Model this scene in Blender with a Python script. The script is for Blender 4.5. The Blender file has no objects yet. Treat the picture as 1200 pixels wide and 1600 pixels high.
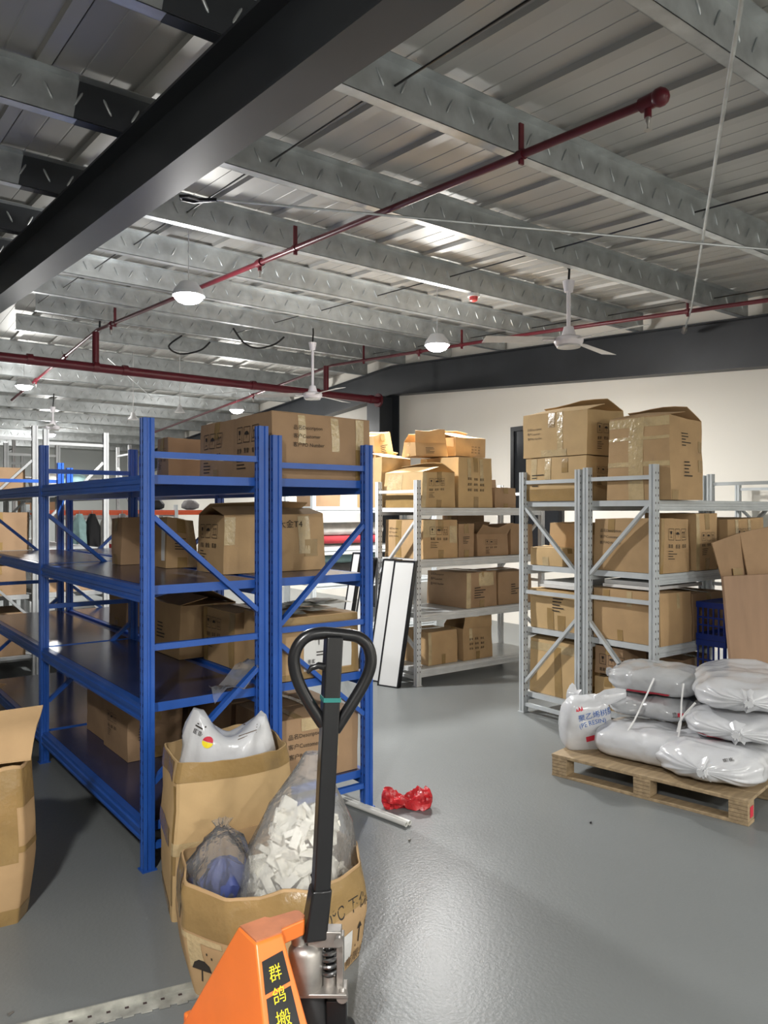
import bpy, bmesh, math, random
from mathutils import Vector, Matrix, noise
from mathutils.bvhtree import BVHTree
R = math.radians
scene = bpy.context.scene
C = scene.collection

# ---------------------------------------------------------------- camera, world, lights, exposure
cam_d = bpy.data.cameras.new('camera')
cam_d.sensor_fit = 'VERTICAL'; cam_d.sensor_height = 36.0; cam_d.lens = 1202 / 1600 * 36.0
cam_d.clip_start = 0.05; cam_d.clip_end = 200
cam = bpy.data.objects.new('camera', cam_d); C.objects.link(cam)
cam.location = (0, 0, 1.58); cam.rotation_euler = (R(90 - 0.14), 0, R(-37.13))
scene.camera = cam
world = bpy.data.worlds.new('world'); scene.world = world; world.use_nodes = True
world.node_tree.nodes['Background'].inputs[0].default_value = (0.6, 0.65, 0.7, 1)
world.node_tree.nodes['Background'].inputs[1].default_value = 0.05
vs = scene.view_settings
vs.view_transform = 'Standard'; vs.look = 'None'; vs.gamma = 1.0; vs.use_curve_mapping = False
vs.exposure = 0.0
LAMP_W = 158.0
LAMP_COL = (1.0, 0.985, 0.955)

# ---------------------------------------------------------------- materials
MATS = {}
def mat(name, col, rough=0.5, metal=0.0, var=0.0, scale=4.0, bump=0.0, bscale=60.0, spec=0.5, emit=0.0, rnd=0.0, coat=0.0, stretch=(1, 1, 1), sheen=0.0, trans=0.0):
    if name in MATS: return MATS[name]
    m = bpy.data.materials.new(name); m.use_nodes = True
    nt = m.node_tree; N = nt.nodes; L = nt.links
    b = N['Principled BSDF']
    b.inputs['Base Color'].default_value = (*col, 1); b.inputs['Roughness'].default_value = rough
    b.inputs['Metallic'].default_value = metal; b.inputs['Specular IOR Level'].default_value = spec
    if coat: b.inputs['Coat Weight'].default_value = coat; b.inputs['Coat Roughness'].default_value = 0.12
    if trans: b.inputs['Subsurface Weight'].default_value = trans; b.inputs['Subsurface Radius'].default_value = (.02, .02, .02)
    if emit: b.inputs['Emission Color'].default_value = (*col, 1); b.inputs['Emission Strength'].default_value = emit
    tc = N.new('ShaderNodeTexCoord'); mp = N.new('ShaderNodeMapping'); L.new(tc.outputs['Object'], mp.inputs[0])
    mp.inputs['Scale'].default_value = stretch
    last = None
    if var:
        n = N.new('ShaderNodeTexNoise'); n.inputs['Scale'].default_value = scale; n.inputs['Detail'].default_value = 6
        L.new(mp.outputs[0], n.inputs['Vector'])
        r = N.new('ShaderNodeValToRGB'); L.new(n.outputs['Fac'], r.inputs[0])
        r.color_ramp.elements[0].position = 0.3; r.color_ramp.elements[1].position = 0.7
        r.color_ramp.elements[0].color = (*[c * (1 - var) for c in col], 1)
        r.color_ramp.elements[1].color = (*[min(1, c * (1 + var)) for c in col], 1)
        last = r.outputs[0]
    if rnd:
        oi = N.new('ShaderNodeObjectInfo'); mr = N.new('ShaderNodeMapRange')
        mr.inputs['To Min'].default_value = 1 - rnd; mr.inputs['To Max'].default_value = 1 + rnd * .6
        L.new(oi.outputs['Random'], mr.inputs['Value'])
        mx = N.new('ShaderNodeVectorMath'); mx.operation = 'SCALE'
        if last: L.new(last, mx.inputs[0])
        else: mx.inputs[0].default_value = col
        L.new(mr.outputs[0], mx.inputs['Scale']); last = mx.outputs[0]
    if last: L.new(last, b.inputs['Base Color'])
    if bump:
        n2 = N.new('ShaderNodeTexNoise'); n2.inputs['Scale'].default_value = bscale; n2.inputs['Detail'].default_value = 4
        L.new(mp.outputs[0], n2.inputs['Vector'])
        bp = N.new('ShaderNodeBump'); bp.inputs['Strength'].default_value = bump; bp.inputs['Distance'].default_value = 0.01
        L.new(n2.outputs['Fac'], bp.inputs['Height']); L.new(bp.outputs[0], b.inputs['Normal'])
    MATS[name] = m
    return m

def film(name, col=(.95, .96, .97), body=0.10, gl=0.13):
    m = bpy.data.materials.new(name); m.use_nodes = True
    nt = m.node_tree; N = nt.nodes; L = nt.links; N.clear()
    out = N.new('ShaderNodeOutputMaterial'); tr = N.new('ShaderNodeBsdfTransparent'); tr.inputs[0].default_value = (.96, .97, .98, 1)
    df = N.new('ShaderNodeBsdfDiffuse'); df.inputs[0].default_value = (*col, 1)
    g = N.new('ShaderNodeBsdfGlossy'); g.inputs['Roughness'].default_value = 0.12
    lw = N.new('ShaderNodeLayerWeight'); lw.inputs['Blend'].default_value = gl
    m1 = N.new('ShaderNodeMixShader'); m1.inputs[0].default_value = body; L.new(tr.outputs[0], m1.inputs[1]); tl = N.new('ShaderNodeBsdfTranslucent'); tl.inputs[0].default_value = (*col, 1); md = N.new('ShaderNodeMixShader'); md.inputs[0].default_value = .5; L.new(df.outputs[0], md.inputs[1]); L.new(tl.outputs[0], md.inputs[2]); L.new(md.outputs[0], m1.inputs[2])
    m2 = N.new('ShaderNodeMixShader'); L.new(lw.outputs['Fresnel'], m2.inputs[0]); L.new(m1.outputs[0], m2.inputs[1]); L.new(g.outputs[0], m2.inputs[2])
    tc = N.new('ShaderNodeTexCoord'); n = N.new('ShaderNodeTexNoise'); n.inputs['Scale'].default_value = 22; n.inputs['Detail'].default_value = 5
    L.new(tc.outputs['Object'], n.inputs['Vector'])
    bp = N.new('ShaderNodeBump'); bp.inputs['Strength'].default_value = .9; bp.inputs['Distance'].default_value = .02
    L.new(n.outputs['Fac'], bp.inputs['Height']); L.new(bp.outputs[0], g.inputs['Normal']); L.new(bp.outputs[0], lw.inputs['Normal'])
    L.new(m2.outputs[0], out.inputs[0]); return m

M_floor = mat('epoxy_floor', (.180, .191, .191), .32, var=.07, scale=.7, bump=.10, bscale=85, spec=.20)
M_wall = mat('plaster_wall', (.86, .82, .74), .8, var=.03, scale=.6)
M_wallg = mat('grey_wall', (.42, .44, .43), .8, var=.04, scale=.5)
M_galv = mat('galvanised', (.52, .545, .55), .40, .75, var=.2, scale=7, bump=.06, bscale=30)
M_sheet = mat('roof_sheet', (.46, .455, .43), .5, .35, var=.1, scale=1.6, stretch=(1, .15, 1))
M_dark = mat('beam_paint', (.028, .031, .036), .42, .0, var=.2, scale=2)
M_redp = mat('red_pipe', (.115, .010, .018), .38, var=.15, scale=5)
M_blue = mat('blue_steel', (.020, .095, .40), .33, var=.1, scale=5, spec=.5)
M_bdeck = mat('blue_deck', (.022, .032, .095), .20, var=.35, scale=3, bump=.08, bscale=7, spec=.6)
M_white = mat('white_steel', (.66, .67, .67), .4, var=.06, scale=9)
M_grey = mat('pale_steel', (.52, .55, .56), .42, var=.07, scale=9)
M_dimwhite = mat('dimmed_white_steel', (.37, .38, .38), .45, var=.08, scale=9)  # white steel darkened for the far racks, offsets strong lamp light there
M_gdeck = mat('pale_deck', (.45, .47, .48), .35, var=.08, scale=4)
M_slot = mat('slot_dark', (.05, .03, .03), .7)
M_slotb = mat('slot_blue', (.006, .02, .11), .6)
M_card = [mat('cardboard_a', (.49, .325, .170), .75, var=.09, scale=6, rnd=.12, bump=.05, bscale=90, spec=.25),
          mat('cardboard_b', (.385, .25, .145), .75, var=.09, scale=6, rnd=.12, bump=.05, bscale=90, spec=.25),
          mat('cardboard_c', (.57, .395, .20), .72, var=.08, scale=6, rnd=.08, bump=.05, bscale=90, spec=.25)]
M_tape = mat('tape', (.33, .215, .085), .22, var=.12, scale=9, bump=.25, bscale=35, spec=.6)
M_tapec = mat('tape_clear', (.55, .42, .23), .16, var=.12, scale=14, bump=.5, bscale=40, spec=.8)
M_ink = mat('ink', (.035, .028, .022), .8)
M_inkf = mat('ink_faded', (.13, .085, .05), .8)
M_label = mat('paper_label', (.74, .74, .72), .6)
M_plastic = mat('white_plastic', (.74, .74, .74), .35)
M_black = mat('black_paint', (.010, .010, .011), .28, var=.2, scale=12)
M_blackr = mat('black_rubber', (.014, .014, .015), .7)
M_orange = mat('orange_paint', (.88, .215, .04), .35, var=.05, scale=6)
M_oranged = mat('orange_dusty', (.52, .19, .09), .55, var=.18, scale=14)
M_steel = mat('cast_steel', (.40, .38, .355), .42, .8, var=.25, scale=14)
M_spring = mat('spring_steel', (.16, .16, .16), .3, .9)
M_yellow = mat('yellow_ink', (.90, .72, .02), .5)
M_sack = mat('white_sack', (.62, .63, .65), .24, var=.04, scale=6, bump=.5, bscale=11, spec=.5, coat=.4)
M_sackg = mat('grey_sack', (.47, .48, .49), .22, var=.12, scale=6, bump=.5, bscale=11, spec=.5, coat=.4)
M_twine = mat('twine', (.78, .78, .77), .5)
M_bluei = mat('blue_ink', (.03, .13, .45), .6)
M_redi = mat('red_ink', (.62, .03, .06), .6)
M_wood = mat('pallet_wood', (.36, .265, .155), .7, var=.25, scale=5, stretch=(1, 8, 8), bump=.1, bscale=40)
M_ply = mat('plywood', (.33, .205, .125), .6, var=.13, scale=3, stretch=(2, 2, .6))
M_crate = mat('crate_blue', (.008, .03, .22), .4)
M_redbag = mat('red_film', (.50, .022, .028), .25, var=.3, scale=20, bump=.9, bscale=24)
M_pvc = mat('pvc', (.70, .70, .66), .35)
M_film = film('clear_film', body=.26, gl=.13)
M_filmb = film('clear_film_thick', body=.16, gl=.2)
M_foam = mat('white_piece', (.86, .83, .74), .6, var=.05, scale=8)
M_bluecloth = mat('blue_contents', (.05, .07, .22), .6, var=.2, scale=12)
M_fan = mat('fan_white', (.74, .71, .74), .35)
M_blade = mat('fan_blade', (.50, .49, .47), .4, var=.05)
M_glow = mat('lamp_lens', (1, 1, 1), .4, emit=60)
M_lampb = mat('lamp_body', (.55, .56, .58), .4)
M_red = mat('alarm_red', (.62, .06, .06), .4)
M_glass = mat('dark_glass', (.02, .022, .025), .12)
M_orack = mat('orange_rack', (.60, .085, .02), .45)
M_cloth = {k: mat('cloth_' + k, v, .8, var=.15, scale=12, bump=.3, bscale=14) for k, v in dict(black=(.012, .012, .014), white=(.62, .60, .56), red=(.38, .03, .04), teal=(.30, .46, .46), grey=(.16, .15, .15), cream=(.6, .55, .42), brown=(.12, .08, .055)).items()}
M_conc = mat('metal_strip', (.40, .40, .36), .5, .3, var=.35, scale=18)
M_film2 = mat('sheet_papers', (.55, .55, .47), .3, var=.2, scale=30, bump=.5, bscale=25)
M_green = mat('green_tape', (.02, .18, .16), .4)

# ---------------------------------------------------------------- helpers
def link(o, parent=None):
    C.objects.link(o)
    if parent: o.parent = parent
    return o
def empty(name, loc, rz=0):
    o = bpy.data.objects.new(name, None); o.empty_display_size = .1
    o.location = loc; o.rotation_euler = (0, 0, rz); return link(o)
def tag(o, label=None, cat=None, group=None, kind=None):
    if label: o['label'] = label
    if cat: o['category'] = cat
    if group: o['group'] = group
    if kind: o['kind'] = kind
    return o
def V(*a): return Vector(a)

class MB:
    def __init__(s): s.v = []; s.f = []
    def add(s, vs, fs):
        n = len(s.v); s.v += [tuple(p) for p in vs]; s.f += [tuple(i + n for i in f) for f in fs]; return s
    def box(s, x0, x1, y0, y1, z0, z1):
        return s.add([(x, y, z) for z in (z0, z1) for y in (y0, y1) for x in (x0, x1)],
                     [(0, 2, 3, 1), (4, 5, 7, 6), (0, 1, 5, 4), (2, 6, 7, 3), (0, 4, 6, 2), (1, 3, 7, 5)])
    def hexa(s, b4, t4):
        return s.add(list(b4) + list(t4), [(3, 2, 1, 0), (4, 5, 6, 7), (0, 1, 5, 4), (1, 2, 6, 5), (2, 3, 7, 6), (3, 0, 4, 7)])
    def bar(s, p, q, w, h, up=(0, 0, 1)):
        p, q = Vector(p), Vector(q); d = (q - p).normalized(); u = Vector(up)
        a = d.cross(u)
        if a.length < 1e-4: a = d.cross(Vector((1, 0, 0)))
        a.normalize(); b = a.cross(d).normalized(); a = a * w / 2; b = b * h / 2
        return s.hexa([p - a - b, p + a - b, p + a + b, p - a + b], [q - a - b, q + a - b, q + a + b, q - a + b])
    def tube(s, pts, r, n=10, cap=True):
        pts = [Vector(p) for p in pts]; rs = r if isinstance(r, (list, tuple)) else [r] * len(pts)
        rings = []; a = None
        for i, p in enumerate(pts):
            d = (pts[min(i + 1, len(pts) - 1)] - pts[max(i - 1, 0)]).normalized()
            if a is None:
                a = d.cross(Vector((0, 0, 1)))
                if a.length < 1e-3: a = d.cross(Vector((1, 0, 0)))
            else: a = a - d * a.dot(d)
            a.normalize(); b = d.cross(a)
            rings.append([p + (a * math.cos(2 * math.pi * k / n) + b * math.sin(2 * math.pi * k / n)) * rs[i] for k in range(n)])
        vs = [v for g in rings for v in g]; fs = []
        for i in range(len(rings) - 1):
            for k in range(n):
                fs.append((i * n + k, i * n + (k + 1) % n, (i + 1) * n + (k + 1) % n, (i + 1) * n + k))
        if cap: fs += [tuple(range(n - 1, -1, -1)), tuple((len(rings) - 1) * n + k for k in range(n))]
        return s.add(vs, fs)
    def lathe(s, prof, c=(0, 0, 0), n=24):
        vs = []; fs = []
        for r, z in prof:
            vs += [(c[0] + r * math.cos(2 * math.pi * k / n), c[1] + r * math.sin(2 * math.pi * k / n), c[2] + z) for k in range(n)]
        for i in range(len(prof) - 1):
            for k in range(n): fs.append((i * n + k, i * n + (k + 1) % n, (i + 1) * n + (k + 1) % n, (i + 1) * n + k))
        fs.append(tuple(range(n - 1, -1, -1))); fs.append(tuple((len(prof) - 1) * n + k for k in range(n)))
        return s.add(vs, fs)
    def prism(s, poly, fn, t0, t1):
        n = len(poly)
        return s.add([fn(a, b, t0) for a, b in poly] + [fn(a, b, t1) for a, b in poly],
                     [tuple(range(n - 1, -1, -1)), tuple(range(n, 2 * n))] + [(i, (i + 1) % n, n + (i + 1) % n, n + i) for i in range(n)])
    def ico(s, c, r, sq=(1, 1, 1), sub=1):
        bm = bmesh.new(); bmesh.ops.create_icosphere(bm, subdivisions=sub, radius=1)
        bm.verts.ensure_lookup_table()
        s.add([(c[0] + v.co.x * r * sq[0], c[1] + v.co.y * r * sq[1], c[2] + v.co.z * r * sq[2]) for v in bm.verts], [[v.index for v in f.verts] for f in bm.faces])
        bm.free(); return s
    def mesh(s, name, m, smooth=40, fixn=True):
        me = bpy.data.meshes.new(name); me.from_pydata(s.v, [], s.f)
        if fixn:
            bm = bmesh.new(); bm.from_mesh(me); bmesh.ops.recalc_face_normals(bm, faces=bm.faces); bm.to_mesh(me); bm.free()
        if smooth: me.shade_smooth(); me.set_sharp_from_angle(angle=R(smooth))
        me.materials.append(m); return me
    def build(s, name, m, parent=None, smooth=40, origin=None, bevel=0, fixn=True):
        if origin is None and parent is None and s.v:
            xs = [p[0] for p in s.v]; ys = [p[1] for p in s.v]; zs = [p[2] for p in s.v]
            origin = ((min(xs) + max(xs)) / 2, (min(ys) + max(ys)) / 2, min(zs))
        if parent is not None and origin is None: off = parent.matrix_basis.inverted() if s_world(parent) else None
        else: off = None
        if origin is not None: s.v = [(a - origin[0], b - origin[1], c - origin[2]) for a, b, c in s.v]
        elif off is not None: s.v = [tuple(off @ Vector(p)) for p in s.v]
        o = bpy.data.objects.new(name, s.mesh(name, m, smooth, fixn)); link(o, parent)
        if origin is not None: o.location = origin
        if bevel:
            bv = o.modifiers.new('bevel', 'BEVEL'); bv.width = bevel; bv.segments = 2; bv.limit_method = 'ANGLE'; bv.angle_limit = R(40)
        return o
# roots flagged 'world' take their parts in world coordinates; the others in their own local ones
WORLD = set()
def s_world(p): return p.name in WORLD
def wroot(name, loc, label=None, cat=None, group=None, kind=None):
    o = empty(name, loc); WORLD.add(o.name); return tag(o, label, cat, group, kind)
def sub(parent, mb, name, m, root, **k):
    """sub-part: geometry in the coordinates of root, parented to a part that sits at root's origin"""
    if s_world(root): inv = root.matrix_basis.inverted(); mb.v = [tuple(inv @ Vector(p)) for p in mb.v]
    return mb.build(name, m, parent, origin=(0, 0, 0), **k)

_tx = {}
def text_polys(body, size, spacing=1.0):
    key = (body, spacing)
    if key not in _tx:
        cu = bpy.data.curves.new('t', 'FONT'); cu.body = body; cu.resolution_u = 2; cu.space_line = 1.05; cu.space_character = spacing
        o = bpy.data.objects.new('t', cu); C.objects.link(o)
        bpy.context.view_layer.update()
        me = bpy.data.meshes.new_from_object(o.evaluated_get(bpy.context.evaluated_depsgraph_get()))
        _tx[key] = [[tuple(me.vertices[i].co[:2]) for i in p.vertices] for p in me.polygons]
        bpy.data.objects.remove(o); bpy.data.curves.remove(cu); bpy.data.meshes.remove(me)
    return [[(x * size, y * size) for x, y in p] for p in _tx[key]]
def rect(x0, x1, y0, y1): return [(x0, y0), (x1, y0), (x1, y1), (x0, y1)]
def frame(x0, x1, y0, y1, t): return [rect(x0, x1, y0, y0 + t), rect(x0, x1, y1 - t, y1), rect(x0, x0 + t, y0, y1), rect(x1 - t, x1, y0, y1)]
def shift(polys, dx, dy): return [[(x + dx, y + dy) for x, y in p] for p in polys]
def umbrella(s): return [[(-s, 0), (s, 0), (s * .8, s * .5), (s * .3, s * .8), (-s * .3, s * .8), (-s * .8, s * .5)], rect(-.07 * s, .07 * s, -s * .9, 0)]
def arrows(s):
    out = [rect(-s, s, -s, -s * .85)]
    for x in (-.5 * s, .5 * s): out += [rect(x - .08 * s, x + .08 * s, -s * .8, s * .6), [(x - .35 * s, s * .45), (x + .35 * s, s * .45), (x, s)]]
    return out
def goblet(s): return [[(-.5 * s, s), (-.35 * s, .1 * s), (.35 * s, .1 * s), (.5 * s, s)], rect(-.07 * s, .07 * s, -.8 * s, .1 * s), rect(-.45 * s, .45 * s, -.95 * s, -.8 * s)]
def blocks(rng, w, n=2):
    out = []
    for k in range(n):
        x = k * w * 1.15
        for r in range(4):
            out.append(rect(x, x + w * rng.uniform(.7, 1), r * w * .26, r * w * .26 + w * .1))
        out.append(rect(x + w * .4, x + w * .5, 0, w)); out.append(rect(x + w * .05, x + w * .13, 0, w * .9))
    return out
def print_polys(kind, s, rng):
    if kind == 'desc':
        return shift(text_polys('品名Description', s), 0, 2 * 1.7 * s) + shift(text_polys('客户Customer', s), 0, 1.7 * s) + text_polys('客户PO Number', s)
    if kind == 'icons':
        out = []
        for k in range(3):
            x = k * s * 2.6
            out += shift(frame(-s, s, -s * 1.25, s * 1.25, s * .09), x, 0)
            out += shift([goblet, umbrella, arrows][k](s * .7), x, 0)
            out += shift(blocks(rng, s * .8), x - s * .85, -s * 2.9)
        for j in range(4): out.append(rect(-s * .9, -s * .9 + s * rng.uniform(1.6, 3.2), -s * (3.7 + .55 * j), -s * (3.55 + .55 * j)))
        return out
    if kind == 'blocks':
        out = []
        for r in range(3):
            for k in range(3): out += shift(blocks(rng, s * .7), k * s * 2.3, -r * s * 1.5)
        return out
    if kind == 'lines':
        return [rect(0, s * rng.uniform(3, 8), -s * 1.3 * j, -s * 1.3 * j + s * .45) for j in range(5)]
    return text_polys(kind, s)

# ---------------------------------------------------------------- cartons
def carton(label, X0, X1, Y0, Y1, Z0, Z1, rz=0, tint=0, seed=0, crush=.013, bulge=.008, tapes=(), prints=(), flaps='closed', group=None, tilt=(0, 0), ink=None, auto=True, seam=None):
    rng = random.Random(seed * 77 + 5)
    a, b, c = (X1 - X0) / 2, (Y1 - Y0) / 2, Z1 - Z0
    root = empty('cardboard_box', ((X0 + X1) / 2, (Y0 + Y1) / 2, Z0), R(rz))
    root.rotation_euler = (R(tilt[0]), R(tilt[1]), R(rz))
    tag(root, label, 'box', group)
    off = {}
    for i in (0, 1):
        for j in (0, 1):
            for k in (0, 1):
                q = crush if k else crush * .3
                off[i, j, k] = V(rng.uniform(-q, q * .3) * (1 if i else -1), rng.uniform(-q, q * .3) * (1 if j else -1), rng.uniform(-q * 1.3, 0) if k else 0)
    def D(p):
        x, y, z = p; u, v, w = x / a, y / b, 2 * z / c - 1
        o = V(0, 0, 0); uu, vv, ww = (u + 1) / 2, (v + 1) / 2, (w + 1) / 2
        for (i, j, k), q in off.items():
            o += q * ((uu if i else 1 - uu) * (vv if j else 1 - vv) * (ww if k else 1 - ww))
        cu, cv, cw = max(0, 1 - u * u), max(0, 1 - v * v), max(0, 1 - w * w)
        if abs(u) > .985: o.x += math.copysign(bulge * cv * cw, u)
        if abs(v) > .985: o.y += math.copysign(bulge * cu * cw, v)
        if w > .985: o.z += bulge * .4 * cu * cv
        if w > -.98: o += noise.noise_vector(V(x * 7 + seed, y * 7, z * 7)) * min(.006, crush * .42) * min(1, ww * 3)
        return (x + o.x, y + o.y, z + o.z)
    def fp(face, u, v, e=0):
        if face == '-X': return (-a - e, b - 2 * b * u, c * v)
        if face == '-Y': return (-a + 2 * a * u, -b - e, c * v)
        if face == '+X': return (a + e, -b + 2 * b * u, c * v)
        return (-a + 2 * a * u, -b + 2 * b * v, c + e)
    wid = {'-X': (2 * b, c), '-Y': (2 * a, c), '+X': (2 * b, c), 'top': (2 * a, 2 * b)}
    # body
    n = 8; idx = {}; mb = MB()
    def vid(p):
        k = tuple(round(q, 5) for q in p)
        if k not in idx: idx[k] = len(mb.v); mb.v.append(D(p))
        return idx[k]
    opn = flaps == 'open'
    for ax in range(3):
        for sgn in (0, 1):
            if ax == 2 and sgn and opn: continue
            for i in range(n):
                for j in range(n):
                    q = []
                    for (s, t) in ((i, j), (i + 1, j), (i + 1, j + 1), (i, j + 1)):
                        g = [0, 0, 0]; g[ax] = sgn; o2 = [k for k in range(3) if k != ax]; g[o2[0]] = s / n; g[o2[1]] = t / n
                        q.append(vid((-a + 2 * a * g[0], -b + 2 * b * g[1], c * g[2])))
                    mb.f.append(tuple(q))
    if opn:
        e = .006; bz = c * .35
        rim = [(-a, -b), (a, -b), (a, b), (-a, b)]; inn = [(-a + e, -b + e), (a - e, -b + e), (a - e, b - e), (-a + e, b - e)]
        base = len(mb.v)
        mb.v += [D((x, y, c)) for x, y in rim] + [D((x, y, c)) for x, y in inn] + [D((x, y, bz)) for x, y in inn]
        for i in range(4):
            j = (i + 1) % 4
            mb.f += [(base + i, base + j, base + 4 + j, base + 4 + i), (base + 4 + i, base + 4 + j, base + 8 + j, base + 8 + i)]
        mb.f.append(tuple(base + 8 + i for i in range(4)))
    cm = M_card[tint]
    mb.build('body', cm, root, smooth=25, fixn=not opn)
    # flaps
    along_x = (a >= b) if seam is None else (seam == 'x')
    def slab(name, pts, th, mm, hinge=None, ang=0):
        q = MB(); nx = 5; top = []; bot = []
        (p00, p10, p11, p01) = [Vector(p) for p in pts]
        for i in range(nx + 1):
            for j in range(nx + 1):
                s, t = i / nx, j / nx
                p = (p00 * (1 - s) + p10 * s) * (1 - t) + (p01 * (1 - s) + p11 * s) * t
                nrm = (p10 - p00).cross(p01 - p00).normalized() * th
                lo, hi = p.copy(), p + nrm
                if ang:
                    h0, h1 = [Vector(x) for x in hinge]; mt = Matrix.Translation(h0) @ Matrix.Rotation(ang * (1 + .12 * math.sin(5 * s)), 4, (h1 - h0).normalized()) @ Matrix.Translation(-h0)
                    lo, hi = mt @ lo, mt @ hi
                bot.append(D(lo)); top.append(D(hi))
        m1 = nx + 1; N_ = m1 * m1; q.v = bot + top
        for i in range(nx):
            for j in range(nx):
                k = i * m1 + j; q.f += [(k, k + 1, k + m1 + 1, k + m1), (N_ + k, N_ + k + m1, N_ + k + m1 + 1, N_ + k + 1)]
        ed = [j for j in range(nx + 1)] + [i * m1 + nx for i in range(1, nx + 1)] + [nx * m1 + j for j in range(nx - 1, -1, -1)] + [i * m1 for i in range(nx - 1, 0, -1)]
        for i in range(len(ed)): k, l = ed[i], ed[(i + 1) % len(ed)]; q.f.append((k, l, N_ + l, N_ + k))
        return q.build(name, mm, root, smooth=30)
    g = .003
    if along_x: halves = [[(-a, -b, c), (a, -b, c), (a, -g, c), (-a, -g, c)], [(a, b, c), (-a, b, c), (-a, g, c), (a, g, c)]]
    else: halves = [[(-a, b, c), (-a, -b, c), (-g, -b, c), (-g, b, c)], [(a, -b, c), (a, b, c), (g, b, c), (g, -b, c)]]
    for k, hv in enumerate(halves):
        ang = 0
        if opn: ang = R(rng.uniform(-70, -30)) if k else R(rng.uniform(-140, -60))
        if flaps == 'lifted': ang = R(-14 if k == 0 else -24)
        slab('top_flap', hv, .004, cm, (hv[0], hv[1]), -ang)
    # tapes
    tw = .03
    tl = list(tapes)
    if auto:
        if along_x:
            if not opn and flaps == 'closed': tl.append(('top', 0, 1, .5 - tw / (2 * b), .5 + tw / (2 * b), 0))
            tl += [('-X', .5 - tw / (2 * b), .5 + tw / (2 * b), .72, 1, 0), ('-X', .5 - tw / (2 * b), .5 + tw / (2 * b), 0, .22, 0)]
        else:
            if not opn and flaps == 'closed': tl.append(('top', .5 - tw / (2 * a), .5 + tw / (2 * a), 0, 1, 0))
            tl += [('-Y', .5 - tw / (2 * a), .5 + tw / (2 * a), .72, 1, 0), ('-Y', .5 - tw / (2 * a), .5 + tw / (2 * a), 0, .22, 0)]
    for tpl in tl:
        face, u0, u1, v0, v1 = tpl[:5]; cl = tpl[5] if len(tpl) > 5 else 0
        e = .0055 if face == 'top' else .0015
        p = [fp(face, u0, v0, e), fp(face, u1, v0, e), fp(face, u1, v1, e), fp(face, u0, v1, e)]
        slab('tape', p, .0012, [M_tape, M_tapec, M_label][cl])
    for pr in prints:
        face, kind, u, v, s = pr[:5]
        W, H = wid[face]; q = MB()
        for poly in print_polys(kind, s, rng):
            q.add([D(fp(face, u + x / W, v + y / H, .0050)) for x, y in poly], [tuple(range(len(poly)))])
        q.build('print', ink or M_ink, root, smooth=0, fixn=False)
    return root

def project(root_mesh_obj, parent, name, m, polys, origin, right, up, direc, off=.0025):
    """lay flat print onto a curved surface (world coordinates)"""
    me = root_mesh_obj.data
    mw = root_mesh_obj.matrix_basis.copy()
    if root_mesh_obj.parent: mw = root_mesh_obj.parent.matrix_basis @ mw
    bvh = BVHTree.FromPolygons([mw @ v.co for v in me.vertices], [tuple(p.vertices) for p in me.polygons])
    o, r, u, d = Vector(origin), Vector(right).normalized(), Vector(up).normalized(), Vector(direc).normalized()
    inv = parent.matrix_basis.inverted()
    q = MB()
    for poly in polys:
        pts = []
        for x, y in poly:
            p = o + r * x + u * y; h = bvh.ray_cast(p, d)
            if h[0] is None: pts = None; break
            pts.append(inv @ (h[0] - d * off))
        if pts: q.add(pts, [tuple(range(len(pts)))])
    if q.v: return q.build(name, m, parent, smooth=0, origin=(0, 0, 0), fixn=False)
def dense(poly_list, n=6):
    """cut a rectangle list into small cells so that it follows a curved surface"""
    out = []
    for p in poly_list:
        (x0, y0), (x1, y1) = p[0], p[2]
        for i in range(n):
            for j in range(n):
                out.append(rect(x0 + (x1 - x0) * i / n, x0 + (x1 - x0) * (i + 1) / n, y0 + (y1 - y0) * j / n, y0 + (y1 - y0) * (j + 1) / n))
    return out

# ================================================================= THE SETTING
XW = 7.9; YR = 10.0; YF = 21.8; SL = .065; Z0P = 3.302            # right wall, ridge, far wall, roof pitch, purlin underside at Y = 0
def zp(y): return Z0P + SL * y if y <= YR else Z0P + SL * (2 * YR - y)
PH = .20
fl = MB().box(-7, XW + .2, -6, YF + .2, -.1, 0).build('floor', M_floor); tag(fl, kind='structure')
w = MB().box(XW, XW + .2, -6, YF, 0, 4.4).build('wall_right', M_wall); tag(w, kind='structure')
w = MB().box(-7, XW + .2, YF, YF + .2, 0, 4.4).build('wall_far', M_wallg); tag(w, kind='structure')
w = MB().box(-7.2, -7, -6, YF, 0, 4.4).build('wall_left', M_wall); tag(w, kind='structure')
w = MB().box(-7, XW + .2, -6.2, -6, 0, 4.4).build('wall_back', M_wall); tag(w, kind='structure')

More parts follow.
